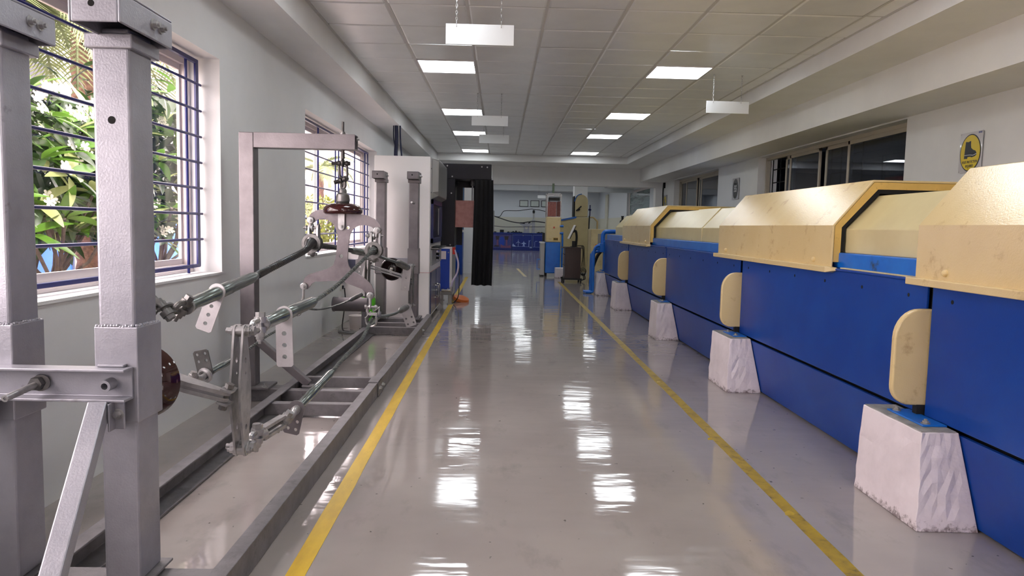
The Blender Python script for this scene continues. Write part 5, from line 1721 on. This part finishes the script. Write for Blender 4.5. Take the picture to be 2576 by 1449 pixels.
farcable('lower straight black cable over the far worktop', [(-.33, yy - .04, 1.19), (.3, yy - .04, 1.15), (1.2, yy - .08, 1.18), (2.3, yy - .04, 1.20)], .013)
# framed certificates
for k, (xa, lb) in enumerate(((.95, 'framed certificate left of three on the far wall'), (1.51, 'framed certificate middle of three on the far wall'), (2.06, 'framed certificate right of three, partly behind the column machine'))):
    t = thing('picture_frame', lb, 'picture', (xa + .22, 37, 2.16), 'framed certificates')
    g = G()
    za, zb = 2.20, 2.52
    g.box(xa, xa + .44, 36.955, 36.978, za, za + .025).box(xa, xa + .44, 36.955, 36.978, zb - .025, zb).box(xa, xa + .025, 36.955, 36.978, za + .025, zb - .025).box(xa + .415, xa + .44, 36.955, 36.978, za + .025, zb - .025)
    g.obj('frame', GAP, t)
    pg = G().box(xa + .025, xa + .415, 36.965, 36.978, za + .025, zb - .025).obj('certificate', mat('certificate_paper', (208, 216, 210), .5) if k == 0 else MATS['certificate_paper'], t)
for k, (xa, zb, yq, lb) in enumerate(((1.55, 2.25, 27.0, 'small white hanging board before the framed certificates'), (1.68, 2.52, 27.6, 'upper white hanging board near the column machine'))):
    hang_t = thing('hanging_sign', lb, 'sign', (xa, yq, zb), 'blank white hanging signs')
    G().box(xa - .19, xa + .23, yq, yq + .006, zb, zb + .11).obj('board', BOARD, hang_t)
    for s_ in (-.15, .19):
        G().cyl((xa + s_, yq + .003, zb + .11), (xa + s_, yq + .003, 2.98), .003, n=6).obj('chain', GALV, hang_t)
# end wall left part
G_w = thing('window_6', 'bluish glazed strip in the end wall behind the black chamber', 'window', (-.98, 18, 1.0))
del G_w['category']
struct(G_w)
G().box(-1.06, -.90, 17.985, 18.0, 1.06, 2.2).obj('frame', CREAM, G_w)
G().box(-1.05, -.905, 17.975, 17.985, 1.08, 2.18).obj('pane', mat('blue_grey_pane', (84, 112, 142), .1), G_w)
lk = thing('locker', 'low dark blue locker against the end wall behind the black chamber', 'locker', (-.96, 17.7, 0))
G().box(-1.12, -.90, 17.45, 17.95, .0, 1.02).obj('body', BLUEP, lk, bevel=.006)
G().box(-1.10, -.92, 17.44, 17.45, .06, .98).obj('door', BLUEP, lk, bevel=.003)

# ------------------------------------------------------------------ things between wall and test frame
rl = thing('steel_roller', 'plain grey steel roller lying crosswise between wall and test frame', 'roller', (-1.55, 7.62, 0))
G().lathe([(.07, 0), (.078, .004), (.078, .02), (.073, .024), (.073, .365), (.068, .37)], (-1.745, 7.6, .333), X, 32).obj('drum', STEELG, rl)
G().box(-1.44, -1.38, 7.57, 7.67, .0, .262).obj('support_leg', STEELP, rl, bevel=.004)
g = G().lathe([(.055, 0), (.075, .01), (.08, .05), (.08, .33), (.06, .36)], (-1.49, 8.25, .0), Z, 24)
GREEN = mat('bright_green_plastic', (96, 206, 40), .4)
tag(g.obj('green_canister', GREEN), 'bright green canister behind the grey steel roller', 'canister')
bk = thing('cream_bucket', 'cream lidded bucket on the floor by the wall', 'bucket', (-1.60, 8.12, 0))
G().lathe([(.07, 0), (.08, .1), (.082, .13)], (-1.60, 8.12, 0), Z, 24).obj('pail', CREAM, bk)
G().lathe([(.086, .13), (.088, .15), (.08, .155)], (-1.60, 8.12, 0), Z, 24).obj('lid', CREAM, bk)
so = thing('wall_socket', 'small cream wall socket low on the left wall', 'socket', (-1.84, 8.42, .45))
G().box(-1.84, -1.825, 8.36, 8.48, .41, .49).obj('plate', CREAM, so, bevel=.003)
G().box(-1.825, -1.81, 8.40, 8.44, .42, .46).obj('plug', BLACK, so, bevel=.003)
tag(G().tube(smoothpath([(-1.80, 8.42, .43), (-1.775, 8.35, .3), (-1.76, 8.2, .16), (-1.72, 7.95, .02), (-1.62, 7.82, .008), (-1.5, 7.85, .008), (-1.47, 8.0, .008), (-1.55, 8.05, .008)], 7), .007, 8).obj('cable_loop', BLACK), 'thin black cable looping from the wall socket to the floor', 'cable')
tag(G().tube(smoothpath([(-1.74, 7.93, .008), (-1.73, 7.84, .008), (-1.62, 7.76, .008), (-1.5, 7.78, .008), (-1.45, 7.9, .008)], 7), .012, 8).obj('grey_hose', GREYP), 'grey hose curled on the floor in front of the cream bucket', 'hose')
sbx = thing('wall_switch_box', 'slate grey switch box low on the wall beside the white cabinet', 'switch box', (-1.84, 8.62, .6))
G().box(-1.84, -1.70, 8.55, 8.72, .50, .76).obj('box', mat('slate_enamel', (70, 72, 92), .35), sbx, bevel=.004)
G().box(-1.835, -1.66, 8.53, 8.55, .60, .63).obj('lever', GREYP, sbx)

# ------------------------------------------------------------------ outside the windows
GRASS = mat('paved_ground', (164, 154, 146), .9, col2=(140, 132, 116), vscale=5, bump=.4, bscale=40)  # own pinkish grey of concrete pavers
struct(G().box(-40, -2.12, -12, 70, -.25, -.12).obj('ground_outside', GRASS))
fn = thing('blue_fence', 'bright blue sheet metal fence outside the nearer window', 'fence', (-7, 12, 0))
FB = mat('fence_blue', (52, 108, 216), .45, col2=(70, 122, 222), vscale=2)
for k in range(14):
    y = 4 + k * 1.6
    G().box(-7.02, -7.0, y + .03, y + 1.57, -.1, 1.62).obj('fence_panel', FB, fn)
    G().box(-7.04, -6.96, y - .045, y + .045, -.12, 1.66).obj('fence_post', GREYP, fn)
BW = mat('building_white', (196, 190, 186), .7)
DARKP = mat('dark_window_pane', (44, 44, 54), .5)
def building(label, x, y0, y1, h, wz, pitch):
    b = thing('building', label, 'building', (x - 3, (y0 + y1) / 2, -.12))
    G().box(x - 6, x, y0, y1, -.12, h).obj('wall', BW, b)
    G().box(x - 6.2, x + .35, y0 - .2, y1 + .2, h, h + .25).obj('roof', BW, b)
    y = y0 + .8
    while y + pitch < y1:
        for (za, zb) in wz:
            f = G().box(x, x + .06, y, y + pitch - .5, za, zb).obj('window', CREAM, b)
            G().box(x + .061, x + .065, y + .08, y + pitch - .58, za + .08, zb - .08).obj('pane', DARKP, f)
        y += pitch
    return b
building('pale building with dark windows beyond the farther left window', -9.0, 26, 56, 6.0, [(.9, 3.2)], 2.6)
building('tall pale building beyond the plumeria shrubs', -13.0, 2, 24, 9.0, [(4.2, 5.6)], 3.2)

LEAF = mat('plumeria_leaf', (74, 112, 38), .3, col2=(112, 146, 54), vscale=1.2, trans=.35)
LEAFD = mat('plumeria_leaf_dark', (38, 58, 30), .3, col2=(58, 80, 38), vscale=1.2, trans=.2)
LEAFP = mat('plumeria_leaf_pale', (170, 178, 120), .35, col2=(140, 156, 84), vscale=1.5, trans=.35)
BARK = mat('plumeria_bark', (84, 72, 64), .8, col2=(66, 56, 50), vscale=14, bump=.4)
PETAL = mat('white_petal', (246, 242, 230), .5, trans=.3)
PALML = mat('palm_leaflet', (150, 158, 110), .45, col2=(110, 122, 80), vscale=3, trans=.25)
PBARK = mat('palm_trunk_bark', (128, 96, 80), .9, col2=(88, 66, 54), vscale=18, bump=.8, bscale=30)
BUSH = mat('yellow_green_bush', (128, 132, 48), .5, col2=(80, 94, 36), vscale=3, trans=.3)

def leaf_mesh(name, L_, W_, m, droop=.25, fold=.25):
    vs, fs = [], []
    n = 6
    for i in range(n + 1):
        t = i / n
        w_ = W_ * (sin(pi * min(1, t ** .8)) ** .8 if 0 < t < 1 else 0) * .5 + .003
        y = L_ * t
        z = -droop * L_ * t * t
        vs += [(-w_, y, z + fold * w_), (0, y, z), (w_, y, z + fold * w_)]
    for i in range(n):
        a = 3 * i
        fs += [(a, a + 1, a + 4, a + 3), (a + 1, a + 2, a + 5, a + 4)]
    me = bpy.data.meshes.new(name)
    me.from_pydata(vs, [], fs)
    me.polygons.foreach_set('use_smooth', [True] * len(me.polygons))
    me.materials.append(m)
    return me
leafs = [leaf_mesh('leaf', .26, .075, LEAF, .2), leaf_mesh('leaf', .23, .07, LEAF, .35), leaf_mesh('leaf', .25, .075, LEAFD, .3), leaf_mesh('leaf', .24, .07, LEAFP, .25)]
def flower_mesh():
    g = G()
    for k in range(5):
        a = 2 * pi * k / 5
        u = V((cos(a), sin(a), 0))
        w_ = V((-sin(a), cos(a), 0))
        g.add([(0, 0, 0), u * .02 + w_ * .012 + Z * .006, u * .038 + w_ * .012 + Z * .012, u * .044 + Z * .012, u * .038 - w_ * .012 + Z * .012, u * .02 - w_ * .012 + Z * .006], [(0, 5, 4, 3, 2, 1)])
    me = g.mesh('flower', smooth=False)
    me.materials.append(PETAL)
    return me
flw = flower_mesh()
def place(name, me, parent, pos, fwd, up):
    o = bpy.data.objects.new(name, me)
    COL.objects.link(o)
    o.parent = parent
    f = V(fwd).normalized()
    u = V(up)
    u = (u - f * u.dot(f)).normalized()
    M_ = Matrix((f.cross(u), f, u)).transposed().to_4x4()
    M_.translation = V(pos) - parent.location
    o.matrix_basis = M_
    return o
def plumeria(label, base, ros, nfl, seed):
    r = random.Random(seed)
    t = thing('plumeria_shrub', label, 'shrub', base, 'plumeria shrubs outside the nearer window')
    b = V(base)
    tr = G()
    tr.tube([b, b + V((.03, .02, .4)), b + V((0, .05, .75))], .06, 8)
    fork = b + V((0, .05, .75))
    cnt = 0
    for (px_, py_, pz_) in ros:
        c = V((px_, py_, pz_))
        md = (fork + c) / 2 + V((r.uniform(-.1, .1), r.uniform(-.1, .1), -.12))
        if len(tr.v) < 500:
            tr.tube(smoothpath([fork, md, c], 3), .015, 6)
        ax = V((r.gauss(.25, .35), r.gauss(-.1, .35), 1)).normalized()
        u, w_, _ = basis(ax)
        n = r.choice((9, 10, 11))
        for k in range(n):
            a = 2 * pi * k / n * 1.0 + r.uniform(-.25, .25)
            el = r.uniform(.05, .75) if k % 2 else r.uniform(-.25, .35)
            d_ = (u * cos(a) + w_ * sin(a)) * cos(el) + ax * sin(el)
            if cnt < 290:
                o = place('leaf', leafs[r.choice((0, 0, 1, 2, 2, 3))], t, c + d_ * .02, d_, ax + V((0, 0, .3)))
                s_ = r.uniform(.95, 1.35)
                o.scale = (s_, s_, s_)
                cnt += 1
    tr.obj('branches', BARK, t)
    for _ in range(nfl):
        c = V(r.choice(ros)) + V((r.uniform(.05, .2), r.uniform(-.15, .15), r.uniform(-.12, .14)))
        for k in range(r.choice((3, 4, 5))):
            q = c + V((r.gauss(0, .035), r.gauss(0, .045), r.gauss(0, .035)))
            place('flower', flw, t, q, V((r.gauss(0, .3), r.gauss(0, .3), 1)).cross(V((1, -.4, .3))), V((1 + r.gauss(0, .3), -.5 + r.gauss(0, .4), .4)))
    # countless inner leaves, their shade put into the darker leaf colour
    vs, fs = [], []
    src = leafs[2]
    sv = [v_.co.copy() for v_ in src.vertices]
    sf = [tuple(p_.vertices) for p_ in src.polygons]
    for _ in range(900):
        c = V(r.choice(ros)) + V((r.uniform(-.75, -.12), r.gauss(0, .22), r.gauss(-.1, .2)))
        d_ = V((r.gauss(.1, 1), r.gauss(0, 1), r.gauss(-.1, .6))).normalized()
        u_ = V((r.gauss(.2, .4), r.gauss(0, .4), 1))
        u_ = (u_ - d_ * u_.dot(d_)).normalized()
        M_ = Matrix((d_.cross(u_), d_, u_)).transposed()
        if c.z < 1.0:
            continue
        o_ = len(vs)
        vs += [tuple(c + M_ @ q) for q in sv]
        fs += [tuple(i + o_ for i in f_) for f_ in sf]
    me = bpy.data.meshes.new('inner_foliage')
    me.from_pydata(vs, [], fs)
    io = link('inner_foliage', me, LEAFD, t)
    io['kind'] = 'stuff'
    return t
def ros_grid(seed, y0, y1, z0, z1, x, n, slope):
    r = random.Random(seed)
    out = []
    for k in range(n):
        y = y0 + (y1 - y0) * ((k * .618034) % 1)
        z = z0 + (z1 - z0) * ((k + .5) / n)
        out.append((x + r.uniform(-.35, .25) , y + r.uniform(-.1, .1), z + slope * (y - y0) + r.uniform(-.06, .06)))
    return out
plumeria('leafy plumeria shrub with white flowers, seen between the two near posts', (-3.85, 6.2, -.12), ros_grid(1, 4.9, 7.0, 1.0, 2.15, -3.55, 29, .0), 24, 5)
plumeria('leafy plumeria shrub seen right of the near right post', (-3.85, 8.2, -.12), ros_grid(2, 7.2, 9.2, 1.0, 2.55, -3.6, 29, .0), 16, 9)

def palm(label, base, h, nf, L_, seed, rt0=.16):
    r = random.Random(seed)
    t = thing('palm_tree', label, 'palm tree', base, 'palm trees outside')
    b = V(base)
    prof = []
    n = int(h / .09)
    for k in range(n + 1):
        prof += [(rt0 * (1.0 if k % 2 else .86), h * k / n)]
    G().lathe(prof, b, Z, 14).obj('trunk', PBARK, t)
    top = b + Z * h
    for k in range(nf):
        az = 2 * pi * k / nf * 2.4 + r.uniform(-.2, .2)
        el = r.uniform(.1, 1.1)
        d_ = V((cos(az), sin(az), 0))
        pts = []
        for i in range(12):
            s_ = i / 11
            a = el - s_ * 1.7
            pts.append((pts[-1] if pts else top) + (d_ * cos(a) + Z * sin(a)) * (L_ / 11 if i else 0))
        vs, fs = [], []
        for i in range(1, 12):
            tn = (pts[i] - pts[i - 1]).normalized()
            sd = tn.cross(Z).normalized()
            for sub in range(3):
                p = pts[i - 1].lerp(pts[i], sub / 3)
                ll = L_ * .34 * sin(pi * min(.97, .12 + i / 12.5)) + .04
                for s_ in (-1, 1):
                    q = p + (sd * s_ * .8 + tn * .7 + Z * .12).normalized() * ll - Z * ll * .2
                    o_ = len(vs)
                    wv = tn * .014
                    vs += [tuple(p - wv), tuple(p + wv), tuple((p + q) / 2 + wv + Z * .02), tuple(q), tuple((p + q) / 2 - wv + Z * .02)]
                    fs.append((o_, o_ + 1, o_ + 2, o_ + 3, o_ + 4))
        g = G()
        g.add(vs, fs)
        g.tube(pts, .014, 5)
        g.obj('frond', PALML, t, smooth=False)
    return t
palm('palm tree with hanging grey green fronds behind the near plumeria', (-5.4, 9.6, -.12), 3.9, 24, 2.1, 3)
palm('palm tree with dense drooping fronds at the top left of the nearer window', (-4.9, 7.2, -.12), 3.5, 30, 1.35, 17)
palm('slender palm seen through the farther left window', (-5.3, 21.5, -.12), 2.9, 9, 1.2, 8, .1)
def bush(label, c, rad, n, seed, m):
    r = random.Random(seed)
    t = thing('bush', label, 'bush', (c[0], c[1], -.12), 'rounded bushes outside')
    vs, fs = [], []
    for _ in range(n):
        d_ = V((r.gauss(0, 1), r.gauss(0, 1), r.gauss(0, 1))).normalized()
        p = V(c) + V((d_.x * rad[0], d_.y * rad[1], d_.z * rad[2])) * r.uniform(.6, 1.0)
        a = V((r.gauss(0, 1), r.gauss(0, 1), r.gauss(0, 1))).normalized()
        b_ = a.cross(d_ + V((.1, .2, .3))).normalized()
        s_ = r.uniform(.04, .08)
        o_ = len(vs)
        vs += [tuple(p - a * s_), tuple(p + b_ * s_ * .5), tuple(p + a * s_), tuple(p - b_ * s_ * .5)]
        fs.append((o_, o_ + 1, o_ + 2, o_ + 3))
    me = bpy.data.meshes.new('foliage')
    me.from_pydata(vs, [], fs)
    o = link('foliage', me, m, t)
    o['kind'] = 'stuff'
    g = G()
    for k in range(5):
        a = 2 * pi * k / 5
        g.tube([(c[0], c[1], -.12), (c[0] + cos(a) * rad[0] * .3, c[1] + sin(a) * rad[1] * .3, c[2] * .5), (c[0] + cos(a) * rad[0] * .6, c[1] + sin(a) * rad[1] * .6, c[2] + rad[2] * .3)], .02, 5)
    g.obj('stems', BARK, t)
bush('yellow green rounded bush seen through the farther left window', (-4.5, 18.0, 1.15), (.7, 1.1, .75), 1500, 4, BUSH)
SHADE_BACKDROP = mat('shade_backdrop_leaf', (30, 44, 24), .5, col2=(46, 62, 32), vscale=3, trans=.1)  # very dark green, shade put into the leaf colour
bush('dark leaf mass added as shade behind the plumeria shrubs', (-4.9, 7.4, 1.75), (.5, 3.4, .80), 7500, 12, SHADE_BACKDROP)  # leaf mass added to darken the background of the shrubs
bush('tall yellow green bush at the left edge of the nearer window', (-5.6, 7.4, 2.0), (.8, .6, 1.5), 1700, 6, BUSH)
